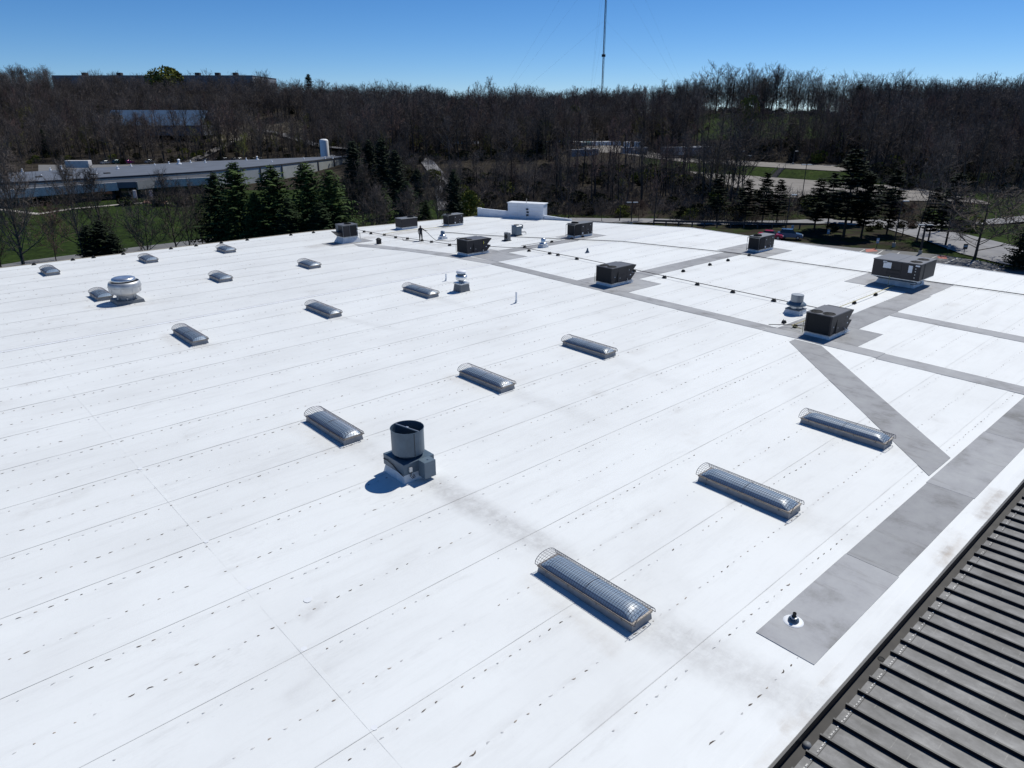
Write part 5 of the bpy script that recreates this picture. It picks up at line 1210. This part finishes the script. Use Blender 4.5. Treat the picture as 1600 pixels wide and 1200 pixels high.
def bare_tree(seed, H, spread, start, nprim, nsec, ntwig, tw, lean=.0, up=.75, double=False, trunk_r=None):
    g = np.random.default_rng(seed); tr = TB(); cr = TB()
    r0 = trunk_r or H*.0135
    def bend(p, d, L, n, wob, lift):
        P = [p]; d = unit(d)
        for i in range(n):
            d = unit(d + g.normal(0, wob, 3) + np.array([0,0,lift])); P.append(P[-1]+d*L/n)
        return np.array(P)
    stems = [(np.array([0,0,-.3]), np.array([lean,0,1.0]))]
    if double: stems.append((np.array([.25,.1,-.3]), np.array([.22,.12,1.0]))); stems[0] = (stems[0][0], np.array([-.16,-.08,1.0]))
    for sp, sdn in stems:
        T = bend(sp, sdn, H*.93, 9, .035, .03); tr.tube(T, r0, r0*.16, 6)
        hs = np.linspace(0,1,len(T))
        for i in range(nprim):
            f = start+(0.97-start)*((i+.5*g.random())/nprim); p = np.array([np.interp(f,hs,T[:,k]) for k in range(3)])
            az = i*2.4+g.normal(0,.35); sh = math.sin(math.pi*min(1,(f-start)/(1-start)*.75+.28))
            L = spread*(.45+.75*sh)*(.8+.4*g.random()); el = up*(.55+.65*f)+g.normal(0,.12)
            d = np.array([math.cos(az)*math.cos(el), math.sin(az)*math.cos(el), math.sin(el)])
            B = bend(p, d, L*1.15, 5, .10, .06); rb = max(.02, r0*(.42*(1-f)+.10)); cr.tube(B, rb, tw*.8, 4)
            ht = np.linspace(0,1,len(B))
            for j in range(nsec):
                fj = .22+.78*(j+g.random()*.8)/nsec; pj = np.array([np.interp(fj,ht,B[:,k]) for k in range(3)])
                dj = unit(unit(B[-1]-B[0])*.55 + g.normal(0,.62,3) + np.array([0,0,.32]))
                Lj = L*(.26+.26*(1-fj)+.12*g.random()); S = bend(pj, dj, Lj, 3, .14, .06); cr.tube(S, max(tw,rb*.38*(1.2-fj)), tw*.55, 3)
                for k in range(ntwig):
                    fk = .15+.85*g.random(); a = fk*3; ii = min(2,int(a)); pk = S[ii]+(S[ii+1]-S[ii])*(a-ii)
                    dk = unit(unit(S[-1]-S[0])*.6+g.normal(0,.55,3)+np.array([0,0,.25])); Lk = Lj*(.30+.30*g.random())+.18
                    mid = pk+dk*Lk*.5; d2 = unit(dk+g.normal(0,.3,3)+np.array([0,0,.15])); cr.tube([pk,mid,mid+d2*Lk*.5], tw*.62, tw*.3, 3)
    return tr, cr
def spruce(seed, H, Rr, m, step=.42, per=7, sprays=9, droop=.35, start=.04, ragged=.18, point=.85, size=.5):
    g = np.random.default_rng(seed); tr = TB(); cr = TB()
    tr.tube([(0,0,-.3),(g.normal(0,.05),0,H*.5),(0,0,H*.99)], H*.014, .02, 6)
    z = H*start; k = 0
    while z < H*.985:
        h = z/H; Rh = Rr*((1-h)**point)*(1+g.normal(0,ragged*.5))+.12; nb = max(3,int(per*(.5+.6*(1-h))+.5))
        for i in range(nb):
            az = 2*math.pi*(i+g.random()*.7)/nb+k*.9; L = Rh*(1+g.normal(0,ragged)); 
            if L < .08: continue
            dz = -droop*L*(1-h)+.15*L*h
            tip = np.array([math.cos(az)*L, math.sin(az)*L, z+dz+.12*L]); mid = np.array([math.cos(az)*L*.5, math.sin(az)*L*.5, z+dz*.75])
            ns = max(3,int(sprays*(L/Rr)+2))
            tri = []
            for s_ in range(ns):
                t = .12+.88*(s_+g.random())/ns
                c = np.array([0,0,z])*(1-t)**2+2*t*(1-t)*mid+t*t*tip
                side = np.array([-math.sin(az),math.cos(az),0]); out = np.array([math.cos(az),math.sin(az),0])
                w = size*(.7+.6*g.random())*(1.15-.5*t)*min(1,.4+L/2)
                for sg in (-1,1):
                    e = c+side*sg*w*(.55+.4*g.random())+out*w*.55*g.random()+np.array([0,0,-w*(.10+.5*g.random())])
                    tri.append([c+np.array([0,0,.05*w]), e, c+out*w*.5+np.array([0,0,-.18*w])+g.normal(0,.04,3)])
                e = c+out*w*.5*g.random()+g.normal(0,.18*w,3)+np.array([0,0,-w*.65])
                tri.append([c-side*w*.22, c+side*w*.22, e])
            cr.tris(np.array(tri))
        z += step*(.75+.5*g.random())*(1 if h < .8 else .6); k += 1
    return tr, cr
def white_pine(seed, H, Rr):
    g = np.random.default_rng(seed); tr = TB(); cr = TB()
    tr.tube([(0,0,-.3),(.1,0,H*.5),(0,0,H*.98)], H*.014, .03, 6)
    z = H*.2; k = 0
    while z < H*.97:
        h = z/H; prof_ = min(1,(h-.12)/.22)*(1-h)**.75*1.15+.07; nb = int(g.integers(4,7))
        for i in range(nb):
            if g.random() < .12: continue
            az = 2*math.pi*(i+g.random()*.5)/nb+k*1.1; L = Rr*prof_*(.7+.55*g.random())
            tip = np.array([math.cos(az)*L, math.sin(az)*L, z+L*.10+g.normal(0,.12)]); b0 = np.array([0,0,z]); md = (b0+tip)/2+np.array([0,0,-.10*L])
            cr.tube([b0,md,tip], .05, .015, 3)
            n = max(4,int(8*L)); tri = []
            for s_ in range(n):
                t = .25+.75*(s_+g.random())/n; c = b0*(1-t)**2+2*t*(1-t)*md+t*t*tip+g.normal(0,.10*L,3)*np.array([1,1,.25])
                for q_ in range(6):
                    a = g.random()*6.28; w = .50*(.6+.6*g.random()); dr = np.array([math.cos(a),math.sin(a),.15+.45*g.random()-.2]); sd_ = np.array([-dr[1],dr[0],g.normal(0,.3)])
                    tri.append([c-sd_*w*.24, c+sd_*w*.24, c+dr*w])
            cr.tris(np.array(tri))
        z += H*.050*(.8+.4*g.random())*(1 if h<.7 else .65); k += 1
    return tr, cr
def leafy(seed, Rx, Rz, n, size, stems=7):
    g = np.random.default_rng(seed); tr = TB(); cr = TB()
    for i in range(stems):
        az = i*2.4; tr.tube([(0,0,-.2),(Rx*.3*math.cos(az),Rx*.3*math.sin(az),Rz*.7),(Rx*.6*math.cos(az),Rx*.6*math.sin(az),Rz*1.25)], .05, .02, 3)
    cl = g.normal(0,.55,(9,3)); P = cl[g.integers(0,9,n)]+g.normal(0,.30,(n,3)); P *= np.minimum(1,1/np.maximum(1e-6,np.linalg.norm(P,axis=1)))[:,None]
    P = P*np.array([Rx,Rx,Rz])+np.array([0,0,Rz]); a = g.normal(0,1,(n,3)); a /= np.linalg.norm(a,axis=1)[:,None]; b_ = np.cross(a, g.normal(0,1,(n,3))); b_ /= np.linalg.norm(b_,axis=1)[:,None]
    w = size*(.6+.7*g.random((n,1))); cr.tris(np.stack([P-a*w*.5, P+a*w*.5, P+b_*w],1)); return tr, cr
def brush(seed, Rx, Hh, n, tw):
    g = np.random.default_rng(seed); cr = TB()
    for i in range(n):
        az = g.random()*6.28; r = Rx*math.sqrt(g.random()); p = np.array([r*math.cos(az),r*math.sin(az),0]); d = unit(np.array([math.cos(az)*.5+g.normal(0,.3),math.sin(az)*.5+g.normal(0,.3),1.0])); L = Hh*(.5+.7*g.random())
        m_ = p+d*L*.5; cr.tube([p,m_,m_+unit(d+g.normal(0,.3,3))*L*.5], tw, tw*.4, 3)
        for k in range(5):
            q_ = p+d*L*(.3+.6*g.random()); dd = unit(d+g.normal(0,.6,3)); cr.tube([q_,q_+dd*L*(.2+.25*g.random())], tw*.6, tw*.25, 3)
    return cr
BARE = {}
def reg(key, tb, mt, mc): BARE[key] = (tb[0].mesh('trunk', mt), tb[1].mesh('crown', mc))
for i in range(5): reg('slim%d'%i, bare_tree(20+i, 16+1.3*i, 2.5+.25*i, .42, 15, 5, 4, .034, up=.95), M_BARK, M_TWIG if i != 3 else M_TWIGR)
for i in range(4): reg('round%d'%i, bare_tree(40+i, 14.5+i, 4.8+.3*i, .24, 17, 6, 5, .036, up=.80), M_BARK, M_TWIG)
reg('bud0', bare_tree(61, 12, 3.6, .25, 15, 6, 5, .05, up=.85), M_BARK2, M_TWIGG)
for i in range(3): reg('near%d'%i, bare_tree(70+i, 15.5, 3.6+.5*i, .16+.05*i, 24, 9, 9, .028, up=1.0, double=(i==1)), M_BARK2, M_TWIG)
for i in range(2): reg('small%d'%i, bare_tree(80+i, 8.5, 3.6, .17, 20, 9, 9, .028, up=.62), M_BARK, M_TWIGR if i else M_TWIG)
for i in range(4): reg('spruce%d'%i, spruce(100+i, 14, 3.9+.3*(i%2), M_SPRUCE2 if i%2 else M_SPRUCE, step=.34, per=9, sprays=11, size=.66, point=.80), M_BARK, M_SPRUCE2 if i != 2 else M_SPRUCE)
for i in range(2): reg('dark%d'%i, spruce(110+i, 13, 2.5, M_PINE, step=.36, per=8, sprays=9, point=.55, size=.72), M_BARK, M_PINE)
for i in range(3): reg('pine%d'%i, white_pine(120+i, 10, 2.6), M_BARK, M_PINE)
reg('bspruce', spruce(130, 8.5, 3.2, M_PINE, step=.36, per=10, sprays=11, droop=.15, start=.1, ragged=.22, size=.62), M_BARK, M_PINE)
reg('bush0', leafy(140, 1.6, 1.1, 900, .30), M_BARK, M_BUSH); reg('bush1', leafy(141, 1.8, 1.2, 900, .30), M_BARK, M_BUSHY)
reg('yellow', leafy(142, 3.2, 3.6, 2600, .42), M_BARK, M_BUSHY)
H0 = dict(slim=18, round=16, bud=12, near=15.5, small=8.5, spruce=14, dark=13, pine=10, bspruce=8.5, bush=2.3, yellow=7.4)
TG = 0
def plant(kind, loc, s, rz, label, cat='tree', group=None, name=None, sx=1.0):
    me = BARE[kind]; base = ''.join(c for c in kind if not c.isdigit())
    nm = name or dict(slim='bare_tree',round='bare_tree',bud='budding_tree',near='bare_tree',small='bare_tree',spruce='spruce_tree',dark='cedar_tree',pine='pine_tree',bspruce='spruce_tree',bush='shrub',yellow='leafy_tree')[base]
    t = thing(nm, label, cat, loc, rz, group); t.scale = (s*sx,s*sx,s)
    link('stems' if cat == 'shrub' else 'trunk', me[0], t); link('foliage' if cat == 'shrub' else 'crown', me[1], t)
    return t
def tree_px(kind, x, p, rowtop, label, cat='tree', group=None, sx=1.0, z=None, sink=0):
    u, v, zz = at_p(x, p) if z is None else (*pq_uv(p, (x-800)*(p*CP-(z-14)*SP)/FPX), z)
    H = z_of(p, rowtop)-zz; base = ''.join(c for c in kind if not c.isdigit())
    return plant(kind, (u,v,zz-sink), max(.15,H/H0[base]), rng.uniform(0,6.28), label, cat, group, sx=sx)
# row behind the back wall, left
GL = 'bare trees along the back wall'
for k,x,p,r,lb in [('near1',42,97,226,'tall many stemmed bare tree at the far left, trunk rising from the roof edge'),('near0',6,99,300,'thin bare tree at the left border of the photo behind the roof edge'),
  ('near2',138,101,262,'tall bare tree left of the dark evergreen shrub behind the roof edge'),('near0',172,103,258,'tall bare tree right behind the dark evergreen shrub'),
  ('small0',236,104,312,'low bare tree forking near the ground on the lawn'),('near2',282,107,278,'bare tree with a single thick trunk before the spruces'),('near0',300,112,296,'slender bare tree close beside the thick trunked one'),('near1',322,116,285,'bare tree touching the leftmost spruce'),('small1',88,110,322,'small bare tree on the lawn, left part')]:
    tree_px(k, x, p, r, lb, group=GL, z=-8, sx=.8)
for x,p,r in ((152,96,350),(172,97,342),(190,96,362)):
    tree_px('dark0', x, p, r, ['dark evergreen shrub','tallest dark evergreen shrub','low dark evergreen shrub'][(152,172,190).index(x)]+' standing against the roof edge among bare trees', z=-8, sx=1.5)
# big spruces
for k,x,p,r,s,lb in [('spruce2',352,113,268,1.05,'leftmost big spruce, dark and bushy, beside the office fascia'),('spruce1',384,108,250,.95,'pale topped tall spruce, second of the big row'),('spruce3',410,104,300,1.0,'low green spruce between two taller ones'),('spruce0',440,106,255,1.15,'broad spruce in the middle of the big row, before the pale wall panels'),
  ('spruce1',492,104,250,1.0,'spruce with a thin leader, fourth tall one of the row'),('spruce3',528,102,262,1.0,'green spruce at the right end of the big row'),('spruce2',510,98,315,1.1,'low bushy spruce hugging the roof edge'),('spruce2',462,99,308,1.0,'low dark spruce in front of the broad one')]:
    tree_px(k, x, p, r, lb, group='big spruces behind the roof edge', z=-8, sx=s*1.42)
for k,x,p,r,s,lb in [('dark1',558,172,219,1.2,'dark pointed evergreen just right of the office roof'),('dark0',583,176,216,1.0,'dark evergreen, left one of a tight pair'),('dark1',602,172,213,1.1,'dark evergreen, tallest of the tight pair'),('dark0',622,160,232,1.1,'dark evergreen leaning over the pale road'),('spruce2',640,128,282,1.5,'ragged dark evergreen above the low rooftop units'),('dark0',712,122,262,.85,'narrow dark cedar standing over the pale road'),('spruce2',668,126,312,1.2,'low ragged evergreen beside the narrow cedar'),('dark1',655,150,262,.9,'slim dark evergreen before the pale road'),('spruce0',605,118,292,1.2,'bushy dark evergreen behind the man with the hose')]:
    tree_px(k, x, p, r, lb, group='dark evergreens in the middle', z=-8, sx=s)
for x,p,r,lb in ((570,112,268,'grey bare tree tangled between the spruces'),(590,108,300,'low grey bare tree over the roof edge'),(640,118,300,'bare tree crossing the ragged evergreen'),(700,140,290,'bare tree by the narrow cedar'),(668,150,272,'bare tree over the upper end of the pale road'),(686,135,285,'bare tree over the lower end of the pale road')): tree_px('near2', x, p, r, lb, group='bare trees among the evergreens', z=-8)
tree_px('yellow', 735, 140, 296, 'bright green leafing bush left of the white parapet', z=-8, sx=.8)
# pines and bare trees along the road, right
GP = 'pines along the road'
for k,x,p,r,s,lb in [('pine0',1119,152,270,.9,'narrow thin pine, first of the road side row'),('pine1',1163,149,278,1.05,'full dark pine right of the thin one on the road side'),('pine2',1190,148,268,.95,'open pine with the tallest tip of the middle pair'),('pine0',1213,149,280,1.05,'layered pine beside the dark pole'),
  ('pine1',1272,140,276,1.15,'dark pine right of the steps, behind the grass'),('pine2',1292,143,268,1.0,'open pine between two darker ones'),('pine0',1318,134,232,1.15,'tallest dark pine of the right group'),('pine1',1345,132,268,1.1,'dark pine at the right of the tallest one'),('pine2',1385,136,262,.95,'thin pine leaning by the driveway corner'),('pine0',1330,150,250,1.0,'pine behind the tallest one'),('pine2',1450,128,290,1.0,'thin dark pine over the driveway'),('pine1',1477,124,268,.9,'open dark pine beside the blue sign')]:
    tree_px(k, x, p, r, lb, group=GP, z=-8, sx=s*1.15)
for k,x,p,r,s,lb in [('round0',888,154,252,.8,'rounded bare tree right of the white parapet'),('slim1',968,153,262,.8,'straight bare tree left of the twin headed light pole'),('slim3',1022,152,250,.8,'dark bare tree right of the twin headed light pole'),('small0',940,153,312,.9,'low bare tree behind the far roof corner'),('small1',998,152,315,1.2,'low wide bare tree at the road beside the light pole'),('slim0',1077,152,268,.8,'straight bare tree near the left end of the pines'),
   ('small1',1410,134,318,1.0,'low bare tree with upswept branches by the driveway'),('round1',1432,128,256,.75,'bare tree with a stout trunk left of the spreading one'),('small0',1522,112,298,1.35,'wide spreading bare tree at the edge of the driveway'),('small1',1500,150,315,1.3,'bare shrubby tree beyond the driveway'),('slim2',1470,140,240,.9,'tall bare tree behind the driveway')]:
    tree_px(k, x, p, r, lb, group='bare trees along the road', z=-8, sx=s*(1.3 if x > 1400 else 1.1))
tree_px('bspruce', 1592, 104, 345, 'dark spruce at the right border of the photo by the driveway', z=-8, sx=1.1)
# shrubs
GS = 'clipped shrubs along the road'
for i,x in enumerate((1372,1390,1408,1424)): tree_px('bush0', x, 143, 346, 'rounded brown shrub beside the driveway fence', 'shrub', GS, z=-8)
for x,r,lb in ((60,309,'dark shrub before the left end of the office fascia'),(75,312,'grey green shrub hanging over the office lawn'),(105,311,'round dark shrub under the office fascia'),(200,307,'leafy shrub left of the office entrance'),(255,303,'dark shrub right of the office entrance'),(290,304,'shrub under the right part of the office fascia')):
    u, v, z = at_z(x, 320, -8); p, q_ = uv_pq(u,v); tree_px('bush0', x, p-1, r, lb, 'shrub', 'shrubs in front of the office', z=-8, sx=1.5)
for x,r,lb in ((1360,352,'low brown shrub left of the clipped ones'),(1300,350,'low shrub at the foot of the pines'),(1515,340,'yellow green forsythia shrub left of the spreading tree')): tree_px('bush1' if x > 1400 else 'bush0', x, 140, r, lb, 'shrub', z=-8, sx=1.2)

# ------------------------------------------------------------------ the wood
def allowed(p, q):
    z = terr(p, q); x = px_of(p, q, z)
    if x < -330 or x > 1930: return None
    if x < 545 and p < 329: return None                            # office and its car park
    if 545 <= x < 690 and p < 205: return None
    if 690 <= x < 860 and p < 172: return None
    if 860 <= x < 1060 and p < 164: return None
    if 650 < x < 860 and 225 < p < 262: return None                # sheds
    if 860 <= x < 1060 and 232 < p < 290: return None              # trailers
    if q > 56 and x < 1345 and p < bank(q)+42: return None         # terraces
    if 28 < q <= 56 and bank(q)+3 < p < bank(q)+42: return None
    if 1345 <= x < 1400 and p < 205: return None
    if 1400 <= x < 1460 and p < 190: return None
    if 1460 <= x and p < 178: return None
    if 330 < x < 478 and 388 < p < 462: return None                # gravel patch
    if 150 < x < 325 and 389 < p < 428: return None                # shed
    if 80 < x < 400 and 560 < p < 668: return None                 # hill warehouse
    if 1090 < x < 1330 and 318 < p < 392 and rng.random() < .93: return None   # pasture with scattered trees
    if 1400 < x < 1480 and 343 < p < 362: return None              # house
    return x, z
trees = []
g2 = np.random.default_rng(11)
p = 165.0
cell = 4.7
while p < 690:
    qmax = 1.02*p+20
    cell = 4.4 if p < 330 else 5.4 if p < 480 else 6.2
    for q in np.arange(-qmax, qmax, cell):
        pp, qq = p+g2.uniform(-.5,.5)*cell, q+g2.uniform(-.5,.5)*cell
        a = allowed(pp, qq)
        if a is None: continue
        x, z = a
        cp = 640 if x < 420 else 560
        if x > 1000: cp = 470
        if pp > cp: continue
        dens = 1.0
        if 860 < x < 1090 and pp < 236: dens = .46
        if x > 1345 and pp < 270: dens = .62
        if 235 < x < 330 and 335 < pp < 392: dens = .30
        if 1090 < x < 1330 and 285 < pp < 330: dens = .30
        if pp > cp-75: dens = .55 if x > 1000 else .75                 # slender see-through wood
        if 545 < x < 860 and pp < 262: dens = .60 if x < 640 else .42
        if g2.random() > dens: continue
        trees.append((pp, qq, z, x))
    p += cell
trees.sort(key=lambda t: t[0])
def kind_for(x, p):
    r = g2.random()
    if x > 1050 and p > 380: return 'round%d'%g2.integers(0,4) if r < .85 else 'slim%d'%g2.integers(0,5)
    if p > 440 and r < .8: return 'round%d'%g2.integers(0,4)
    if (860 < x < 1060 and p < 262) or (x > 1345 and p < 270 and r < .75): return 'slim%d'%g2.integers(0,5)
    if r < .05: return 'bud0'
    return 'slim%d'%g2.integers(0,5) if r < .58 else 'round%d'%g2.integers(0,4)
def scale_for(x, p, k):
    s = .72+.36*g2.random()
    if x > 1050 and p > 390: s *= g2.uniform(.75,1.25)
    if 545 < x < 860 and p < 262: s *= .50
    if x < 545 and p < 388: s *= .98
    s *= 1 + .22*math.sin(x*.021+1.0)*math.sin(p*.031+x*.007)
    if 860 < x < 1060 and p < 232: s *= .86
    if 700 < x < 1050 and p > 420: s *= .9
    if x < 420 and p > 500: s *= .92
    return s
REG = [(140,'behind the left office roof'),(300,'behind the mid office roof'),(430,'below the gravel patch'),(545,'around the white tank'),(620,'over the paired evergreens'),(690,'above the pale road'),(745,'behind the blue tarpaulins'),(800,'behind the left of the white parapet'),(860,'behind the right of the white parapet'),(910,'before the teal trailers'),(960,'below the mast'),(1010,'before the middle trailers'),(1060,'left of the slanted trailers'),(1150,'at the left of the terraces'),(1250,'above the steps'),(1345,'right above the terraces'),(1400,'behind the tallest pine'),(1450,'over the driveway bend'),(1500,'behind the thin dark pines'),(1550,'behind the spreading tree'),(9999,'above the side road')]
inside = [t for t in trees if -10 < t[3] < 1610]; shown = inside[:300]; ids = set(map(id, shown)); rest = [t for t in trees if id(t) not in ids]
used_l = set()
for (pp,qq,z,x) in shown:
    k = kind_for(x,pp); s_ = scale_for(x,pp,k); where = next(l for b_,l in REG if x < b_)
    ht = H0[''.join(c for c in k if not c.isdigit())]*s_
    form = {'slim':'slim','round':'wide crowned','bud':'budding'}[''.join(c for c in k if not c.isdigit())]
    if k == 'slim3': form = 'slim reddish'
    size = 'tall' if ht > 16.5 else 'short' if ht < 11 else 'medium'
    dep = 'at the front' if pp < 185 else 'in the second rank' if pp < 215 else 'set deep'
    lb = '%s %s bare tree %s %s' % (size, form, dep, where)
    if k == 'bud0': lb = lb.replace('bare tree','tree')
    plant(k, (*pq_uv(pp,qq), z), s_, g2.uniform(0,6.28), lb, group='bare trees in the wood '+where)
# the rest of the wood, one mass: instances on points
var = bpy.data.collections.new('wood_variants'); keys = ['slim%d'%i for i in range(5)]+['round%d'%i for i in range(4)]+['bud0','dark1']
vi = {}
for i, k in enumerate(keys):
    a, c = BARE[k]; bm_v = np.concatenate([np.array([v.co for v in a.vertices]), np.array([v.co for v in c.vertices])]); na = len(a.vertices)
    fs = [tuple(f.vertices) for f in a.polygons]+[tuple(i_+na for i_ in f.vertices) for f in c.polygons]
    me = bpy.data.meshes.new('wood_tree_%02d'%i); me.from_pydata(bm_v.tolist(), [], fs); me.materials.append(a.materials[0]); me.materials.append(c.materials[0])
    me.polygons.foreach_set('material_index', [0]*len(a.polygons)+[1]*len(c.polygons)); me.update()
    o = bpy.data.objects.new('wood_tree_%02d'%i, me); var.objects.link(o); vi[k] = i
def scatter(name, label, pts, idx, scl, rot, coll):
    me = bpy.data.meshes.new(name); me.from_pydata(pts, [], [])
    for nm, ty, dat in (('pick','INT',idx),('size','FLOAT',scl),('turn','FLOAT',rot)):
        a = me.attributes.new(nm, ty, 'POINT'); a.data.foreach_set('value', np.array(dat, np.int32 if ty == 'INT' else np.float32))
    o = link(name, me, kind='stuff'); o['label'] = label
    ng = bpy.data.node_groups.new(name, 'GeometryNodeTree'); ng.interface.new_socket('Geometry', in_out='INPUT', socket_type='NodeSocketGeometry'); ng.interface.new_socket('Geometry', in_out='OUTPUT', socket_type='NodeSocketGeometry')
    N, L = ng.nodes, ng.links; gi = N.new('NodeGroupInput'); go = N.new('NodeGroupOutput'); ip = N.new('GeometryNodeInstanceOnPoints'); ci = N.new('GeometryNodeCollectionInfo')
    ci.inputs['Collection'].default_value = coll; ci.inputs['Separate Children'].default_value = True; ci.inputs['Reset Children'].default_value = True
    def attr(n, ty): a = N.new('GeometryNodeInputNamedAttribute'); a.data_type = ty; a.inputs['Name'].default_value = n; return a.outputs['Attribute']
    cx = N.new('ShaderNodeCombineXYZ'); L.new(attr('turn','FLOAT'), cx.inputs['Z'])
    L.new(gi.outputs[0], ip.inputs['Points']); L.new(ci.outputs[0], ip.inputs['Instance']); ip.inputs['Pick Instance'].default_value = True
    L.new(attr('pick','INT'), ip.inputs['Instance Index']); L.new(cx.outputs[0], ip.inputs['Rotation']); L.new(attr('size','FLOAT'), ip.inputs['Scale'])
    L.new(ip.outputs[0], go.inputs[0]); md = o.modifiers.new('scatter','NODES'); md.node_group = ng
    return o
P_l, I_l, S_l, T_l = [], [], [], []
for (pp,qq,z,x) in rest:
    k = kind_for(x,pp)
    if g2.random() < .012: k = 'dark1'
    P_l.append((*pq_uv(pp,qq), z)); I_l.append(vi[k]); S_l.append(scale_for(x,pp,k)); T_l.append(g2.uniform(0,6.28))
scatter('woodland', 'far bare deciduous wood covering the hills', P_l, I_l, S_l, T_l, var)
# undergrowth of brush and shrubs below the trees
uc = bpy.data.collections.new('brush_variants')
for i in range(3):
    me = brush(200+i, 1.7, 2.4, 26, .035).mesh('brush_%02d'%i, M_TWIG); o = bpy.data.objects.new('brush_%02d'%i, me); uc.objects.link(o)
for i in range(2):
    me = BARE['bush%d'%i][1].copy(); me.name = 'brush_%02d'%(3+i); o = bpy.data.objects.new('brush_%02d'%(3+i), me); uc.objects.link(o)
P_l, I_l, S_l, T_l = [], [], [], []
p = 150.0
while p < 460:
    c_ = 2.9 if p < 290 else 4.8
    for q in np.arange(-1.02*p-10, 1.02*p+10, c_):
        pp, qq = p+g2.uniform(-.5,.5)*c_, q+g2.uniform(-.5,.5)*c_; z = terr(pp,qq); x = px_of(pp,qq,z)
        a = allowed(pp, qq)
        edge = (x < 545 and 320 < pp < 332) or (1060 < x < 1400 and (156 < pp < 173)) or (840 < x < 1060 and 158 < pp < 240) or (690 < x < 1060 and 158 < pp < 166)
        if a is None and not edge: continue
        if g2.random() < (.35 if x > 545 else .15): continue
        r = g2.random(); P_l.append((*pq_uv(pp,qq), z-.1)); I_l.append(int(g2.integers(0,3)) if r < .74 else 3 if r < .95 else 4)
        S_l.append((.5+.7*g2.random())*(1.25 if pp < 290 else 1)); T_l.append(g2.uniform(0,6.28))
    p += c_
scatter('undergrowth', 'brown brush and low shrubs under the bare trees', P_l, I_l, S_l, T_l, uc)
# trees that stand out on the hill
tree_px('yellow', 262, 550, 103, sx=1.35, label='round yellow green tree on the skyline in front of the hill warehouse')
for x,p,r,lb in ((896,330,163,'yellow green budding tree left of the mast, in front of the dark wood'),(1165,318,148,'olive budding tree at the pasture edge')): tree_px('yellow', x, p, r, lb, sx=.62)
tree_px('dark1', 486, 540, 115, 'small dark evergreen on the skyline above the gravel patch', sx=1.2)
tree_px('dark0', 1337, 412, 130, 'dark evergreen crown on the right skyline', sx=1.4)
for x,r,lb in ((1092,112,'tall round topped bare tree on the skyline, left of its close group'),(1118,108,'largest round topped bare tree on the right skyline'),(1142,112,'round topped bare tree just right of the largest'),(1262,117,'fan shaped bare tree standing alone on the right skyline'),(1205,120,'bare tree on the skyline between the big group and the fan shaped one'),(1305,120,'bare tree left of the dark evergreen crown on the skyline')):
    tree_px('round%d'%(int(x)%4), x, 398, r-4, lb, sx=1.3, group='large bare trees on the right skyline')
